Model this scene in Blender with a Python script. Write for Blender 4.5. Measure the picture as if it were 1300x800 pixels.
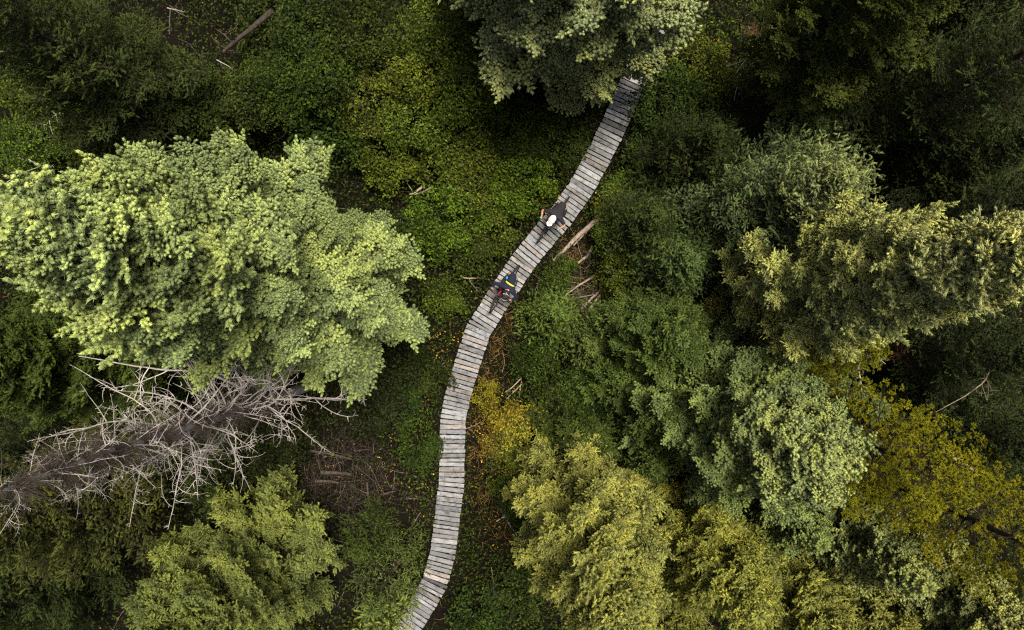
import bpy, bmesh, math, random
import numpy as np
from mathutils import Vector, Matrix, Euler

PI = math.pi
scene = bpy.context.scene
col = scene.collection
for o in list(bpy.data.objects):
    bpy.data.objects.remove(o)

# ------------------------------------------------------------------ camera
CAMH = 26.0
PPM = 36.0                       # pixels of the photograph per metre on the ground
cam_d = bpy.data.cameras.new('camera')
cam_d.sensor_width = 36.0
cam_d.sensor_fit = 'HORIZONTAL'
cam_d.lens = 36.0 * CAMH / (1300.0 / PPM)
cam_d.clip_start = 0.1
cam_d.clip_end = 3000.0
cam = bpy.data.objects.new('camera', cam_d)
cam.location = (0, 0, CAMH)
cam.rotation_euler = (0, 0, 0)
col.objects.link(cam)
scene.camera = cam

# ------------------------------------------------------------------ light
SUN_EL = math.radians(77)
SUN_AZ = math.radians(48)       # direction TO the sun, measured from +X counter-clockwise (upper right of the picture)
world = bpy.data.worlds.new('World')
scene.world = world
world.use_nodes = True
wn = world.node_tree
for n in list(wn.nodes):
    wn.nodes.remove(n)
w_out = wn.nodes.new('ShaderNodeOutputWorld')
w_bg = wn.nodes.new('ShaderNodeBackground')
w_sky = wn.nodes.new('ShaderNodeTexSky')
w_sky.sky_type = 'NISHITA'
w_sky.sun_disc = False
w_sky.sun_elevation = SUN_EL
w_sky.sun_rotation = (PI / 2 - SUN_AZ)
w_sky.air_density = 1.0
w_sky.dust_density = 7.0
w_sky.ozone_density = 0.2
w_bg.inputs['Strength'].default_value = 0.05
wn.links.new(w_sky.outputs[0], w_bg.inputs['Color'])
wn.links.new(w_bg.outputs[0], w_out.inputs['Surface'])
sun_d = bpy.data.lights.new('sun', 'SUN')
sun_d.energy = 3.0
sun_d.angle = math.radians(16)
sun_d.color = (1.0, 0.90, 0.75)
sun = bpy.data.objects.new('sun', sun_d)
sd = Vector((math.cos(SUN_EL) * math.cos(SUN_AZ), math.cos(SUN_EL) * math.sin(SUN_AZ), math.sin(SUN_EL)))
sun.rotation_euler = sd.to_track_quat('Z', 'Y').to_euler()
sun.location = (0, 0, 60)
col.objects.link(sun)
scene.view_settings.view_transform = 'Standard'
scene.view_settings.look = 'None'
scene.view_settings.exposure = 1.30
scene.view_settings.gamma = 1.0
scene.cycles.use_denoising = False
scene.cycles.pixel_filter_type = 'BLACKMAN_HARRIS'
scene.cycles.filter_width = 1.2
scene.cycles.max_bounces = 5
scene.cycles.diffuse_bounces = 1
scene.cycles.glossy_bounces = 1
scene.cycles.transmission_bounces = 2

# ------------------------------------------------------------------ helpers
def P(px, py, z=0.0):
    """photo pixel -> world point at height z"""
    k = (CAMH - z) / CAMH / PPM
    return Vector(((px - 650) * k, (400 - py) * k, z))

def tag(o, label=None, cat=None, group=None, kind=None):
    if label: o['label'] = label
    if cat: o['category'] = cat
    if group: o['group'] = group
    if kind: o['kind'] = kind
    return o

def empty(name, loc, rz=0.0, label=None, cat=None, group=None):
    o = bpy.data.objects.new(name, None)
    o.empty_display_size = 0.3
    o.location = loc
    o.rotation_euler = (0, 0, rz)
    col.objects.link(o)
    return tag(o, label, cat, group)

def link(name, me, parent=None, loc=(0, 0, 0), rot=(0, 0, 0), sc=1.0, color=None):
    o = bpy.data.objects.new(name, me)
    o.location = loc
    o.rotation_euler = rot
    o.scale = (sc, sc, sc) if not hasattr(sc, '__len__') else sc
    if parent is not None: o.parent = parent
    if color is not None: o.color = (color[0], color[1], color[2], 1.0)
    col.objects.link(o)
    return o

def unit(v):
    return v / np.maximum(np.linalg.norm(v, axis=-1, keepdims=True), 1e-9)

class MB:
    """collects triangles / quads as numpy blocks, with a per-vertex tone and a per-face material index"""
    def __init__(self):
        self.v = []; self.f = []; self.t = []; self.r = []; self.m = []; self.n = 0
    def add(self, v, f, tone=0.0, rnd=0.5, mi=0):
        v = np.asarray(v, dtype=np.float32).reshape(-1, 3); f = np.asarray(f, dtype=np.int32)
        if f.shape[1] == 3: f = np.hstack([f, -np.ones((len(f), 1), np.int32)])
        g = f + self.n; g[f < 0] = -1
        self.v.append(v); self.f.append(g)
        self.t.append(np.broadcast_to(np.asarray(tone, np.float32), (len(v),)).copy())
        self.r.append(np.broadcast_to(np.asarray(rnd, np.float32), (len(v),)).copy())
        self.m.append(np.full(len(f), mi, np.int32))
        self.n += len(v)
    def tube(self, pts, rad, sides=5, tone=0.5, rnd=0.5, mi=1, cap=True, jag=0.0, rng=None):
        pts = np.asarray(pts, float); n = len(pts)
        rad = np.broadcast_to(np.asarray(rad, float), (n,))
        d = np.gradient(pts, axis=0); d = unit(d)
        up = np.array([0.13, 0.21, 1.0]); 
        if abs(unit(d.mean(0)) @ unit(up)) > 0.9: up = np.array([1.0, 0.17, 0.05])
        a = unit(np.cross(d, up)); b = np.cross(d, a)
        th = np.arange(sides) * 2 * PI / sides
        R = rad[:, None] * (1 + (jag * rng.uniform(-1, 1, (n, sides)) if jag else 0))
        v = pts[:, None, :] + R[..., None] * (np.cos(th)[None, :, None] * a[:, None, :] + np.sin(th)[None, :, None] * b[:, None, :])
        v = v.reshape(-1, 3)
        i = np.arange(n - 1)[:, None] * sides; j = np.arange(sides)[None, :]; k = (j + 1) % sides
        f = np.stack([i + j, i + k, i + sides + k, i + sides + j], -1).reshape(-1, 4)
        self.add(v, f, tone, rnd, mi)
        if cap:
            for e, idx in ((0, 0), (1, (n - 1) * sides)):
                c = pts[0] if e == 0 else pts[-1]
                base = self.n
                cv = np.vstack([v[idx:idx + sides], c[None]])
                cf = [[q, (q + 1) % sides, sides] if e else [(q + 1) % sides, q, sides] for q in range(sides)]
                self.add(cv, cf, tone, rnd, mi)
    def mesh(self, name, mats, smooth=False):
        me = bpy.data.meshes.new(name)
        V = np.concatenate(self.v); F = np.concatenate(self.f); M = np.concatenate(self.m)
        q = F[:, 3] >= 0
        cnt = np.where(q, 4, 3).astype(np.int32)
        start = np.concatenate([[0], np.cumsum(cnt)[:-1]]).astype(np.int32)
        loops = F.reshape(-1); loops = loops[loops >= 0]
        me.vertices.add(len(V)); me.vertices.foreach_set('co', V.reshape(-1))
        me.loops.add(len(loops)); me.loops.foreach_set('vertex_index', loops.astype(np.int32))
        me.polygons.add(len(F)); me.polygons.foreach_set('loop_start', start)
        try: me.polygons.foreach_set('loop_total', cnt)
        except Exception: pass
        me.polygons.foreach_set('material_index', M)
        me.polygons.foreach_set('use_smooth', np.full(len(F), smooth, dtype=bool))
        for nm, arr in (('tone', self.t), ('rnd', self.r)):
            at = me.attributes.new(nm, 'FLOAT', 'POINT'); at.data.foreach_set('value', np.concatenate(arr))
        for m in mats: me.materials.append(m)
        me.update(calc_edges=True)
        return me

# ------------------------------------------------------------------ materials
class NT:
    def __init__(self, name):
        self.m = bpy.data.materials.new(name); self.m.use_nodes = True
        self.t = self.m.node_tree; self.t.nodes.clear()
        self.out = self.n('ShaderNodeOutputMaterial')
    def n(self, typ, **kw):
        x = self.t.nodes.new(typ)
        for k, v in kw.items(): setattr(x, k, v)
        return x
    def l(self, a, b): self.t.links.new(a, b)
    def val(self, sock, v):
        if isinstance(v, (int, float, tuple, list)): sock.default_value = v
        else: self.l(v, sock)
    def math(self, op, a, b=0.0, c=None):
        x = self.n('ShaderNodeMath', operation=op); self.val(x.inputs[0], a); self.val(x.inputs[1], b)
        if c is not None: self.val(x.inputs[2], c)
        return x.outputs[0]
    def mix(self, f, a, b, typ='MIX'):
        x = self.n('ShaderNodeMix', data_type='RGBA', blend_type=typ)
        self.val(x.inputs[0], f)
        for s, v in ((x.inputs[6], a), (x.inputs[7], b)):
            if isinstance(v, (tuple, list)) and len(v) == 3: v = (*v, 1)
            self.val(s, v)
        return x.outputs[2]
    def noise(self, scale, detail=4, rough=0.55, vec=None, w=None):
        x = self.n('ShaderNodeTexNoise'); x.inputs['Scale'].default_value = scale
        x.inputs['Detail'].default_value = detail; x.inputs['Roughness'].default_value = rough
        if vec is not None: self.l(vec, x.inputs['Vector'])
        return x.outputs['Fac']
    def ramp(self, f, stops):
        x = self.n('ShaderNodeValToRGB'); self.l(f, x.inputs[0]); e = x.color_ramp.elements
        while len(e) < len(stops): e.new(0.5)
        for q, (p, c) in zip(e, stops):
            q.position = p; q.color = (*c, 1) if len(c) == 3 else c
        return x.outputs[0]
    def pbsdf(self, colr, rough=0.7, spec=0.3, bump=None, bstr=0.3, bdist=0.01, metal=0.0):
        b = self.n('ShaderNodeBsdfPrincipled')
        self.val(b.inputs['Base Color'], (*colr, 1) if isinstance(colr, tuple) and len(colr) == 3 else colr)
        self.val(b.inputs['Roughness'], rough); b.inputs['Specular IOR Level'].default_value = spec
        b.inputs['Metallic'].default_value = metal
        if bump is not None:
            bp = self.n('ShaderNodeBump'); bp.inputs['Strength'].default_value = bstr; bp.inputs['Distance'].default_value = bdist
            self.l(bump, bp.inputs['Height']); self.l(bp.outputs[0], b.inputs['Normal'])
        self.l(b.outputs[0], self.out.inputs['Surface'])
        return b

def mat_foliage(name, tip=(1.25, 1.35, 1.2), warm=(1.28, 1.12, 0.64), trans=0.25, rough=0.6, spec=0.10, vr=0.5):
    k = NT(name)
    oi = k.n('ShaderNodeObjectInfo')
    at = k.n('ShaderNodeAttribute', attribute_name='tone'); ar = k.n('ShaderNodeAttribute', attribute_name='rnd')
    base = oi.outputs['Color']
    c = k.mix(k.math('MULTIPLY', ar.outputs['Fac'], 0.55), base, k.mix(1.0, base, warm, 'MULTIPLY'))
    c = k.mix(k.math('MULTIPLY', oi.outputs['Random'], 0.5), c, k.mix(1.0, c, (1.22, 1.12, 0.72), 'MULTIPLY'))
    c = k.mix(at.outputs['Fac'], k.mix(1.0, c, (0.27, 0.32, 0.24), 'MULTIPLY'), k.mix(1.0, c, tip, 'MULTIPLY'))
    v = k.math('MULTIPLY_ADD', ar.outputs['Fac'], vr, 1.0 - vr / 2)
    c = k.mix(1.0, c, k.n('ShaderNodeCombineColor').outputs[0], 'MULTIPLY') if False else c
    hs = k.n('ShaderNodeHueSaturation'); k.l(c, hs.inputs['Color']); k.l(v, hs.inputs['Value'])
    c = hs.outputs[0]
    d = k.n('ShaderNodeBsdfPrincipled'); k.l(c, d.inputs['Base Color']); d.inputs['Roughness'].default_value = rough
    d.inputs['Specular IOR Level'].default_value = spec
    tr = k.n('ShaderNodeBsdfTranslucent'); k.l(k.mix(1.0, c, (1.15, 1.2, 0.6), 'MULTIPLY'), tr.inputs['Color'])
    mx = k.n('ShaderNodeMixShader'); mx.inputs[0].default_value = trans
    k.l(d.outputs[0], mx.inputs[1]); k.l(tr.outputs[0], mx.inputs[2]); k.l(mx.outputs[0], k.out.inputs['Surface'])
    return k.m

def mat_wood(name, a, b, scale=14, rough=0.85, bstr=0.6, bd=0.02, spec=0.2):
    k = NT(name)
    tc = k.n('ShaderNodeTexCoord'); mp = k.n('ShaderNodeMapping'); k.l(tc.outputs['Object'], mp.inputs['Vector'])
    oi = k.n('ShaderNodeObjectInfo')
    f = k.noise(scale, 6, 0.65, mp.outputs[0])
    c = k.ramp(f, [(0.3, a), (0.7, b)])
    c = k.mix(k.math('MULTIPLY', oi.outputs['Random'], 0.4), c, k.mix(1.0, c, (0.6, 0.58, 0.55), 'MULTIPLY'))
    k.pbsdf(c, rough, spec, f, bstr, bd)
    return k.m

M = {}
M['needle'] = mat_foliage('spruce_needles', tip=(1.74, 1.80, 1.34), trans=0.12, vr=0.8)
M['pine'] = mat_foliage('pine_needles', tip=(1.7, 1.65, 1.0), warm=(1.2, 1.05, 0.7), trans=0.15)
M['leaf'] = mat_foliage('broad_leaves', tip=(1.5, 1.5, 1.2), trans=0.3, rough=0.5, spec=0.12, vr=1.3)
M['bark'] = mat_wood('bark', (0.025, 0.018, 0.014), (0.08, 0.062, 0.05))
M['twig'] = mat_wood('twig_bark', (0.012, 0.009, 0.006), (0.038, 0.028, 0.019), 20)
M['silver'] = mat_wood('weathered_silver_wood', (0.16, 0.14, 0.125), (0.50, 0.47, 0.44), 9)
M['greytwig'] = mat_wood('grey_dead_twigs', (0.020, 0.016, 0.013), (0.080, 0.064, 0.053), 9)
M['log'] = mat_wood('log_wood', (0.14, 0.10, 0.075), (0.44, 0.37, 0.30), 8)

# ------------------------------------------------------------------ needle shoots
def shoot_template(rng, kind):
    """one shoot along +X, unit length; radius 1 = needle reach. returns verts, faces, tone, isradial"""
    V = []; F = []; T = []
    if kind == 'pine':
        nn = 54
        for i in range(nn):
            a = rng.uniform(0, 2 * PI); th = math.radians(rng.uniform(8, 88)) 
            s = rng.uniform(0.3, 0.8)
            d = np.array([math.cos(th), math.sin(th) * math.cos(a), math.sin(th) * math.sin(a)])
            w = unit(np.cross(d, rng.normal(size=3))) * 0.10
            L = rng.uniform(0.75, 1.0) 
            p = np.array([s * 0.5, 0, 0]); q = p + np.array([d[0] * 0.62 * L, d[1] * L, d[2] * L])
            b = len(V); V += [p - w, p + w, q]; F.append([b, b + 1, b + 2]); T += [0.0, 0.0, 0.9]
        return np.array(V), np.array(F), np.array(T)
    rings = [(0.0, 0.35), (0.25, 0.80), (0.62, 0.86), (0.86, 0.62)] if kind == 'fat' else [(0.0, 0.3), (0.22, 0.62), (0.62, 0.60), (0.86, 0.42)]
    S = 5
    for (x, r) in rings:
        for j in range(S):
            a = 2 * PI * j / S + x * 2
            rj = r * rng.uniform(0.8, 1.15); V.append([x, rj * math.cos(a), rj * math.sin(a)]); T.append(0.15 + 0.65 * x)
    V.append([0.97, 0, 0]); T.append(0.85)
    for i in range(3):
        for j in range(S):
            a, b = i * S + j, i * S + (j + 1) % S
            F.append([a, b, b + S]); F.append([a, b + S, a + S])
    for j in range(S): F.append([3 * S + j, 3 * S + (j + 1) % S, 4 * S])
    nn = 18
    for i in range(nn):
        s = (i + rng.uniform(0, 1)) / nn * 0.95
        a = rng.uniform(0, 2 * PI); th = math.radians(rng.uniform(35, 60) * (1 - 0.5 * s))
        d = np.array([math.cos(th), math.sin(th) * math.cos(a), math.sin(th) * math.sin(a)])
        w = unit(np.cross(d, rng.normal(size=3)))
        prof = math.sin(PI * (0.12 + 0.78 * s)) ** 0.6
        L = 1.15 * prof / max(math.sin(th), 0.35)
        p = np.array([s * 0.95, 0, 0]); q = p + np.array([d[0] * L * 0.17, d[1] * L, d[2] * L])
        wv = w * np.array([0.03, 0.2, 0.2])
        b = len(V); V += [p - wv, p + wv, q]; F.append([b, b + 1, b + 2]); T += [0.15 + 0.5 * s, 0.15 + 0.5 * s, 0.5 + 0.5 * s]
    return np.array(V), np.array(F), np.array(T)

_rt = np.random.default_rng(5)
TEMPL = {k: [shoot_template(_rt, k) for _ in range(3)] for k in ('fat', 'thin', 'pine')}

def put_shoots(mb, pos, dr, ln, rad, kind, rng, rnd):
    pos = np.asarray(pos, float); dr = unit(np.asarray(dr, float)); ln = np.asarray(ln, float); rad = np.asarray(rad, float); rnd = np.asarray(rnd)
    which = rng.integers(0, 3, len(pos))
    for w in range(3):
        s = np.where(which == w)[0]
        if not len(s): continue
        V, F, T = TEMPL[kind][w]
        d = dr[s]; h = unit(rng.normal(size=(len(s), 3)))
        a = unit(np.cross(d, h)); b = np.cross(d, a)
        if kind == 'pine': X = V[None, :, 0] * rad[s, None]
        else: X = V[None, :, 0] * ln[s, None]
        Y = V[None, :, 1] * rad[s, None]; Z = V[None, :, 2] * rad[s, None]
        W = pos[s][:, None, :] + X[..., None] * d[:, None] + Y[..., None] * a[:, None] + Z[..., None] * b[:, None]
        nv = len(V)
        FF = (F[None] + (np.arange(len(s)) * nv)[:, None, None]).reshape(-1, 3)
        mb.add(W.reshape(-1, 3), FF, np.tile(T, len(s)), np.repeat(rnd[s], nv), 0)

SPEC = {  # step between twigs, shoot length, shoot radius, kind, up bias, density
    'dense':  dict(sl=0.115, sr=0.033, kind='fat', up=0.75, step=0.135, sstep=0.080, droop=0.08, w=0.34, bare=0.42, mat='needle', zj=0.35),
    'open':   dict(sl=0.135, sr=0.034, kind='thin', up=0.30, step=0.170, sstep=0.105, droop=0.12, w=0.38, bare=0.14, mat='needle', zj=0.25),
    'fine':   dict(sl=0.135, sr=0.023, kind='thin', up=0.15, step=0.170, sstep=0.085, droop=0.20, w=0.34, bare=0.2, mat='needle', zj=0.2),
    'loose':  dict(sl=0.125, sr=0.031, kind='thin', up=0.45, step=0.135, sstep=0.080, droop=0.10, w=0.34, bare=0.42, mat='needle', zj=0.3),
    'pine':   dict(sl=0.10, sr=0.095, kind='pine', up=0.60, step=0.27, sstep=0.17, droop=0.02, w=0.50, bare=0.40, mat='pine', zj=0.5),
}

def branch_mesh(name, typ, L, seed):
    sp = SPEC[typ]; rng = np.random.default_rng(seed); mb = MB()
    S = dict(p=[], d=[], l=[], r=[], c=[])
    def shoot(p, d, k=1.0, c=None):
        d = unit(d + rng.normal(size=3) * 0.18 + np.array([0, 0, sp['up'] * rng.uniform(0.3, 1)]))
        S['p'].append(p); S['d'].append(d); S['l'].append(sp['sl'] * k * rng.uniform(0.75, 1.2)); S['r'].append(sp['sr'] * rng.uniform(0.85, 1.15))
        S['c'].append(rng.uniform(0, 1) if c is None else c)
    def twig(p, d, ln, lvl, c):
        n = max(3, int(ln / 0.12) + 2)
        pts = [np.array(p)]; dd = unit(np.array(d, float))
        for i in range(n - 1):
            t = i / (n - 1)
            dd = unit(dd + rng.normal(size=3) * 0.10 + np.array([0, 0, 0.10 * t - 0.03]))
            pts.append(pts[-1] + dd * ln / (n - 1))
        pts = np.array(pts)
        mb.tube(pts, np.linspace(0.004 + 0.006 * ln, 0.002, n), 3, mi=1, cap=False)
        cc = np.clip(c + rng.normal() * 0.15, 0, 1)
        def at(s):
            x = s * (n - 1); i = min(int(x), n - 2); return pts[i] + (pts[i + 1] - pts[i]) * (x - i), unit(pts[i + 1] - pts[i])
        if ln > (0.34 if typ != 'pine' else 0.45) and lvl < 3:
            m = int(ln / sp['step']); sgn = rng.choice([-1, 1])
            for i in range(m):
                s = (i + 0.6) / m
                q, t = at(min(s, 0.98)); side = unit(np.cross(t, [0, 0, 1.0])) * sgn; sgn = -sgn
                an = math.radians(rng.uniform(38, 58))
                v = t * math.cos(an) + side * math.sin(an) + np.array([0, 0, rng.uniform(-0.15, 0.3)])
                twig(q, v, min(0.42, ln * 0.48 * (1.08 - s)) + 0.06, lvl + 1, cc)
        m = max(1, int(ln / sp['sstep'])); sgn = 1
        for i in range(m):
            s = (i + 0.5) / m
            if lvl == 1 and ln > 0.4 and s < 0.35: continue
            q, t = at(s); side = unit(np.cross(t, [0, 0, 1.0])) * sgn; sgn = -sgn
            an = math.radians(rng.uniform(35, 60))
            shoot(q, t * math.cos(an) + side * math.sin(an), 0.9, np.clip(cc + rng.normal() * 0.12, 0, 1))
        shoot(pts[-1], unit(pts[-1] - pts[-2]), 1.25, cc)
    LOBE = typ in ('dense', 'loose'); LO = typ == 'loose'
    # main axis
    n = max(5, int(L / 0.15)); s = np.linspace(0, 1, n)
    wob = np.cumsum(rng.normal(size=n) * 0.015) * L ** 0.5
    ax = np.stack([s * L, wob, L * (-sp['droop'] * np.sin(s * PI * 0.75) * 1.1 + 0.10 * s ** 3)], 1)
    mb.tube(ax, np.linspace(0.008 + 0.010 * L, 0.004, n), 5, mi=1, cap=False)
    def A(t):
        x = t * (n - 1); i = min(int(x), n - 2); return ax[i] + (ax[i + 1] - ax[i]) * (x - i), unit(ax[i + 1] - ax[i])
    if LOBE:
        nl = {0.45: 3, 0.9: 6, 1.5: 10, 2.3: 15}[L]
        for i in range(nl):
            t = 0.42 + 0.58 * (i + 0.7) / nl if nl > 2 else 0.6 + 0.4 * i
            q, d = A(min(t, 0.99)); side = unit(np.cross(d, [0, 0, 1.0]))
            R0 = rng.uniform(0.09, 0.19) * (0.8 if L < 0.6 else 1.0)
            ofs = rng.uniform(-1, 1) * L * 0.21 * (1.2 - t) / 0.6
            ce = q + side * ofs + np.array([0, 0, rng.uniform(-0.10, 0.20)])
            mb.tube([A(max(0, t - 0.15))[0], (q + ce) / 2, ce], [0.010, 0.008, 0.005], 3, mi=1, cap=False)
            el = np.array([rng.uniform(1.2, 2.1), 1.0, rng.uniform(0.7, 1.0) * (0.62 if LO else 1)])
            cc = rng.uniform(0, 1)
            m = int(4 * PI * R0 * R0 * 1.15 / (0.0082 if LO else 0.0066))
            for j in range(m):
                zz_ = 1 - 1.45 * (j + 0.5) / m; rr_ = math.sqrt(max(0, 1 - zz_ * zz_)); ph = j * 2.39996 + rng.uniform(-0.3, 0.3)
                n_ = np.array([rr_ * math.cos(ph), rr_ * math.sin(ph), zz_])
                lump = 0.72 + 0.30 * math.sin(3.1 * ph + cc * 9) * rr_ + rng.uniform(-0.22, 0.30)
                loc = n_ * el * R0 * lump
                wp = ce + d * loc[0] + side * loc[1] + np.array([0, 0, loc[2]])
                nd = unit(d * (n_[0] + 0.45) + side * n_[1] + np.array([0, 0, n_[2] + 0.25]))
                shoot(wp - nd * sp['sl'] * 0.5, nd, rng.uniform(0.75, 1.3), np.clip(cc + rng.normal() * 0.18, 0, 1))
                if rng.random() < 0.07:
                    for q2 in (0.09, 0.17):
                        for sg in (-1, 1): shoot(wp + nd * (q2 - 0.05), unit(nd + sg * 0.9 * unit(np.cross(nd, [0, 0, 1.0]) + 1e-6)), 0.9, cc)
                    shoot(wp + nd * 0.05, nd, 1.2, cc); shoot(wp + nd * 0.17, nd, 1.2, cc)
                if j % 5 == 0: mb.tube([ce, wp], [0.005, 0.003], 3, mi=1, cap=False)
    else:
        step = sp['step'] * (1.0 if L < 1.2 else 1.15)
        m = int(L * (1 - sp['bare']) / step * 2); sgn = 1
        for i in range(m):
            t = sp['bare'] + (1 - sp['bare']) * (i + 0.5) / m
            q, d = A(t); side = unit(np.cross(d, [0, 0, 1.0])) * sgn; sgn = -sgn
            an = math.radians(rng.uniform(42, 66) - 14 * t)
            ln = L * sp['w'] * min(1.0, 0.7 + (t - sp['bare']) * 1.6) * (1.12 - t) ** 0.6 * rng.uniform(0.7, 1.15) + 0.07
            twig(q, d * math.cos(an) + side * math.sin(an) + np.array([0, 0, rng.uniform(-0.1, 0.25) + sp['zj'] * rng.uniform(-0.4, 1)]), min(ln, 1.15), 1, rng.uniform(0, 1))
        twig(ax[-1], unit(ax[-1] - ax[-2]), 0.14, 3, 0.5)
    put_shoots(mb, S['p'], S['d'], S['l'], S['r'], sp['kind'], rng, S['c'])
    return mb.mesh(name, [M[sp['mat']], M['twig']]), len(S['p'])

SIZES = [0.45, 0.9, 1.5, 2.3]
BR = {}
tot = 0
for ti, typ in enumerate(SPEC):
    for si, L in enumerate(SIZES):
        lst = []
        for v in range(3):
            me, ns = branch_mesh(typ + '_bough', typ, L, 100 + ti * 31 + si * 7 + v)
            lst.append(me); tot += len(me.polygons)
        BR[typ, si] = lst
print('branch faces', tot)

def star_mesh(typ, seed):
    """leader top: whorl of strong shoots round an upright one"""
    sp = SPEC[typ]; rng = np.random.default_rng(seed); mb = MB()
    p = []; d = []; l = []; r = []
    if typ == 'pine':
        for i in range(12): p.append([rng.normal() * 0.07, rng.normal() * 0.07, rng.uniform(0, 0.25)]); d.append([rng.normal() * 0.6, rng.normal() * 0.6, 1]); l.append(.1); r.append(0.085)
    else:
        mb.tube([[0, 0, -0.3], [0, 0, 0.42]], [0.015, 0.006], 5)
        for i in range(5): p.append([0, 0, i * 0.09]); d.append([rng.normal() * 0.1, rng.normal() * 0.1, 1]); l.append(.13); r.append(sp['sr'])
        for z, nn, L in ((0.34, 5, 0.17), (0.10, 6, 0.26), (-0.15, 6, 0.34)):
            a0 = rng.uniform(0, 6)
            for i in range(nn):
                a = a0 + i * 2 * PI / nn + rng.normal() * 0.15
                dd = unit(np.array([math.cos(a), math.sin(a), 0.55]))
                m = int(L / 0.08)
                for q in range(m):
                    p.append(np.array([0, 0, z]) + dd * q * 0.08); d.append(dd); l.append(.13); r.append(sp['sr'])
                    if q > 0:
                        for sg in (-1, 1):
                            sd_ = np.array([-math.sin(a), math.cos(a), 0]) * sg
                            p.append(np.array([0, 0, z]) + dd * q * 0.08); d.append(dd * 0.7 + sd_ * 0.7); l.append(.10); r.append(sp['sr'])
    put_shoots(mb, p, d, l, r, sp['kind'], rng, rng.uniform(0, 1, len(p)))
    return mb.mesh('leader_shoots', [M[sp['mat']], M['twig']])
STAR = {t: star_mesh(t, 3) for t in SPEC}

TREES = []
def conifer(name, cat, label, base, h, R, typ, color, seed, z0=0.12, pw=0.55, nb=200, group=None, lean=(0, 0), up=None, gap=0.0, leader=True, tr=None, tipc=None):
    rng = random.Random(seed)
    B = P(base[0], base[1], 0)
    t = empty(name, (B.x, B.y, 0), 0, label, cat, group)
    mb = MB(); n = 14; nr = np.random.default_rng(seed)
    zz = np.linspace(-0.1, h, n)
    tx = lean[0] * (zz / h) ** 1.5 * h + np.cumsum(nr.normal(size=n)) * 0.015
    ty = lean[1] * (zz / h) ** 1.5 * h + np.cumsum(nr.normal(size=n)) * 0.015
    rr = (tr or (0.05 + 0.013 * h)) * (1.02 - zz / h) ** 0.85; rr[0] *= 1.5
    mb.tube(np.stack([tx, ty, zz], 1), np.maximum(rr, 0.012), 9, mi=0, jag=0.06, rng=nr)
    link('trunk', mb.mesh('trunk', [M['bark']], True), t)
    ga = rng.uniform(0, 6.28)
    nb = min(nb, 298)
    for i in range(nb):
        u = (i + rng.uniform(-0.3, 0.3)) / nb
        u = max(0.0, min(0.985, u)); 
        tt = z0 + (1 - z0) * (1 - (1 - u) ** 1.25)       # denser towards the top
        z = tt * h
        if rng.random() < gap: continue
        rad = R * (1 - tt) ** pw * min(1.0, 0.65 + 1.6 * (tt - z0)) * (rng.uniform(0.42, 0.7) if i % 3 == 2 else rng.uniform(0.72, 1.15)) + 0.10
        ga += 2.39996 + rng.uniform(-0.25, 0.25)
        si = min(range(4), key=lambda q: abs(math.log(SIZES[q] / rad)))
        sc = rad / SIZES[si]
        f = (tt - z0) / (1 - z0)
        pitch = math.radians(-8 + 52 * f ** 1.3 + rng.uniform(-9, 9)) if up is None else math.radians(up[0] + (up[1] - up[0]) * f + rng.uniform(-9, 9))
        k = z / h
        lx = np.interp(z, zz, tx); ly = np.interp(z, zz, ty)
        cj = rng.uniform(0.85, 1.15)
        if tipc and f > 0.62: cj *= 1.0; w_ = min(1.0, (f - 0.62) / 0.2); bc = [c * cj * (1 - w_) + q * w_ for c, q in zip(color, tipc)]  # top boughs painted paler: new growth plus the light on the high tip
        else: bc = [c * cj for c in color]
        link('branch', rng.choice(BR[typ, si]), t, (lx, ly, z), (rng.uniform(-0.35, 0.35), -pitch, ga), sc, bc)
    if leader:
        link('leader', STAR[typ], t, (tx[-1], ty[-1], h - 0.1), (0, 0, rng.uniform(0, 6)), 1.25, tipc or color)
    TREES.append(t)
    return t

# ------------------------------------------------------------------ ground
def fbm(x, y, seed=0, s=1.0, oct=4):
    r = np.random.default_rng(seed); out = 0; amp = 1
    for o in range(oct):
        for k in range(3):
            a = r.uniform(0, 2 * PI); f = s * 2 ** o * r.uniform(0.7, 1.3); ph = r.uniform(0, 6.28)
            out = out + amp * np.sin((x * math.cos(a) + y * math.sin(a)) * f + ph + 1.3 * np.sin((x * math.sin(a) - y * math.cos(a)) * f * 0.7 + ph * 2))
        amp *= 0.55
    return out / 5.5

PATHPX = [(846, -40), (842, 0), (836, 30), (824, 62), (806, 98), (786, 145), (773, 173), (756, 206), (738, 238), (711, 277), (695, 294), (665, 331), (634, 377),
          (607, 420), (595, 456), (582, 500), (575, 532), (574, 570), (573.5, 609), (570, 640), (566, 672), (562, 704), (552, 740), (540, 762), (523, 789), (500, 820), (470, 850), (440, 880)]
DECK = 0.38
path = np.array([tuple(P(a, b, DECK))[:2] for a, b in PATHPX])
pseg = np.linalg.norm(np.diff(path, axis=0), axis=1); pcum = np.concatenate([[0], np.cumsum(pseg)])
def path_at(s):
    return np.array([np.interp(s, pcum, path[:, 0]), np.interp(s, pcum, path[:, 1])])
_ps = np.array([path_at(s) for s in np.arange(0, pcum[-1], 0.15)])
def dist_path(x, y):
    out = np.full(x.shape, 1e9)
    for q in _ps: out = np.minimum(out, (x - q[0]) ** 2 + (y - q[1]) ** 2)
    return np.sqrt(out)

def gz(x, y):
    x = np.asarray(x, float); y = np.asarray(y, float)
    return 0.12 * fbm(x, y, 3, 0.35, 3) - 0.03

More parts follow.
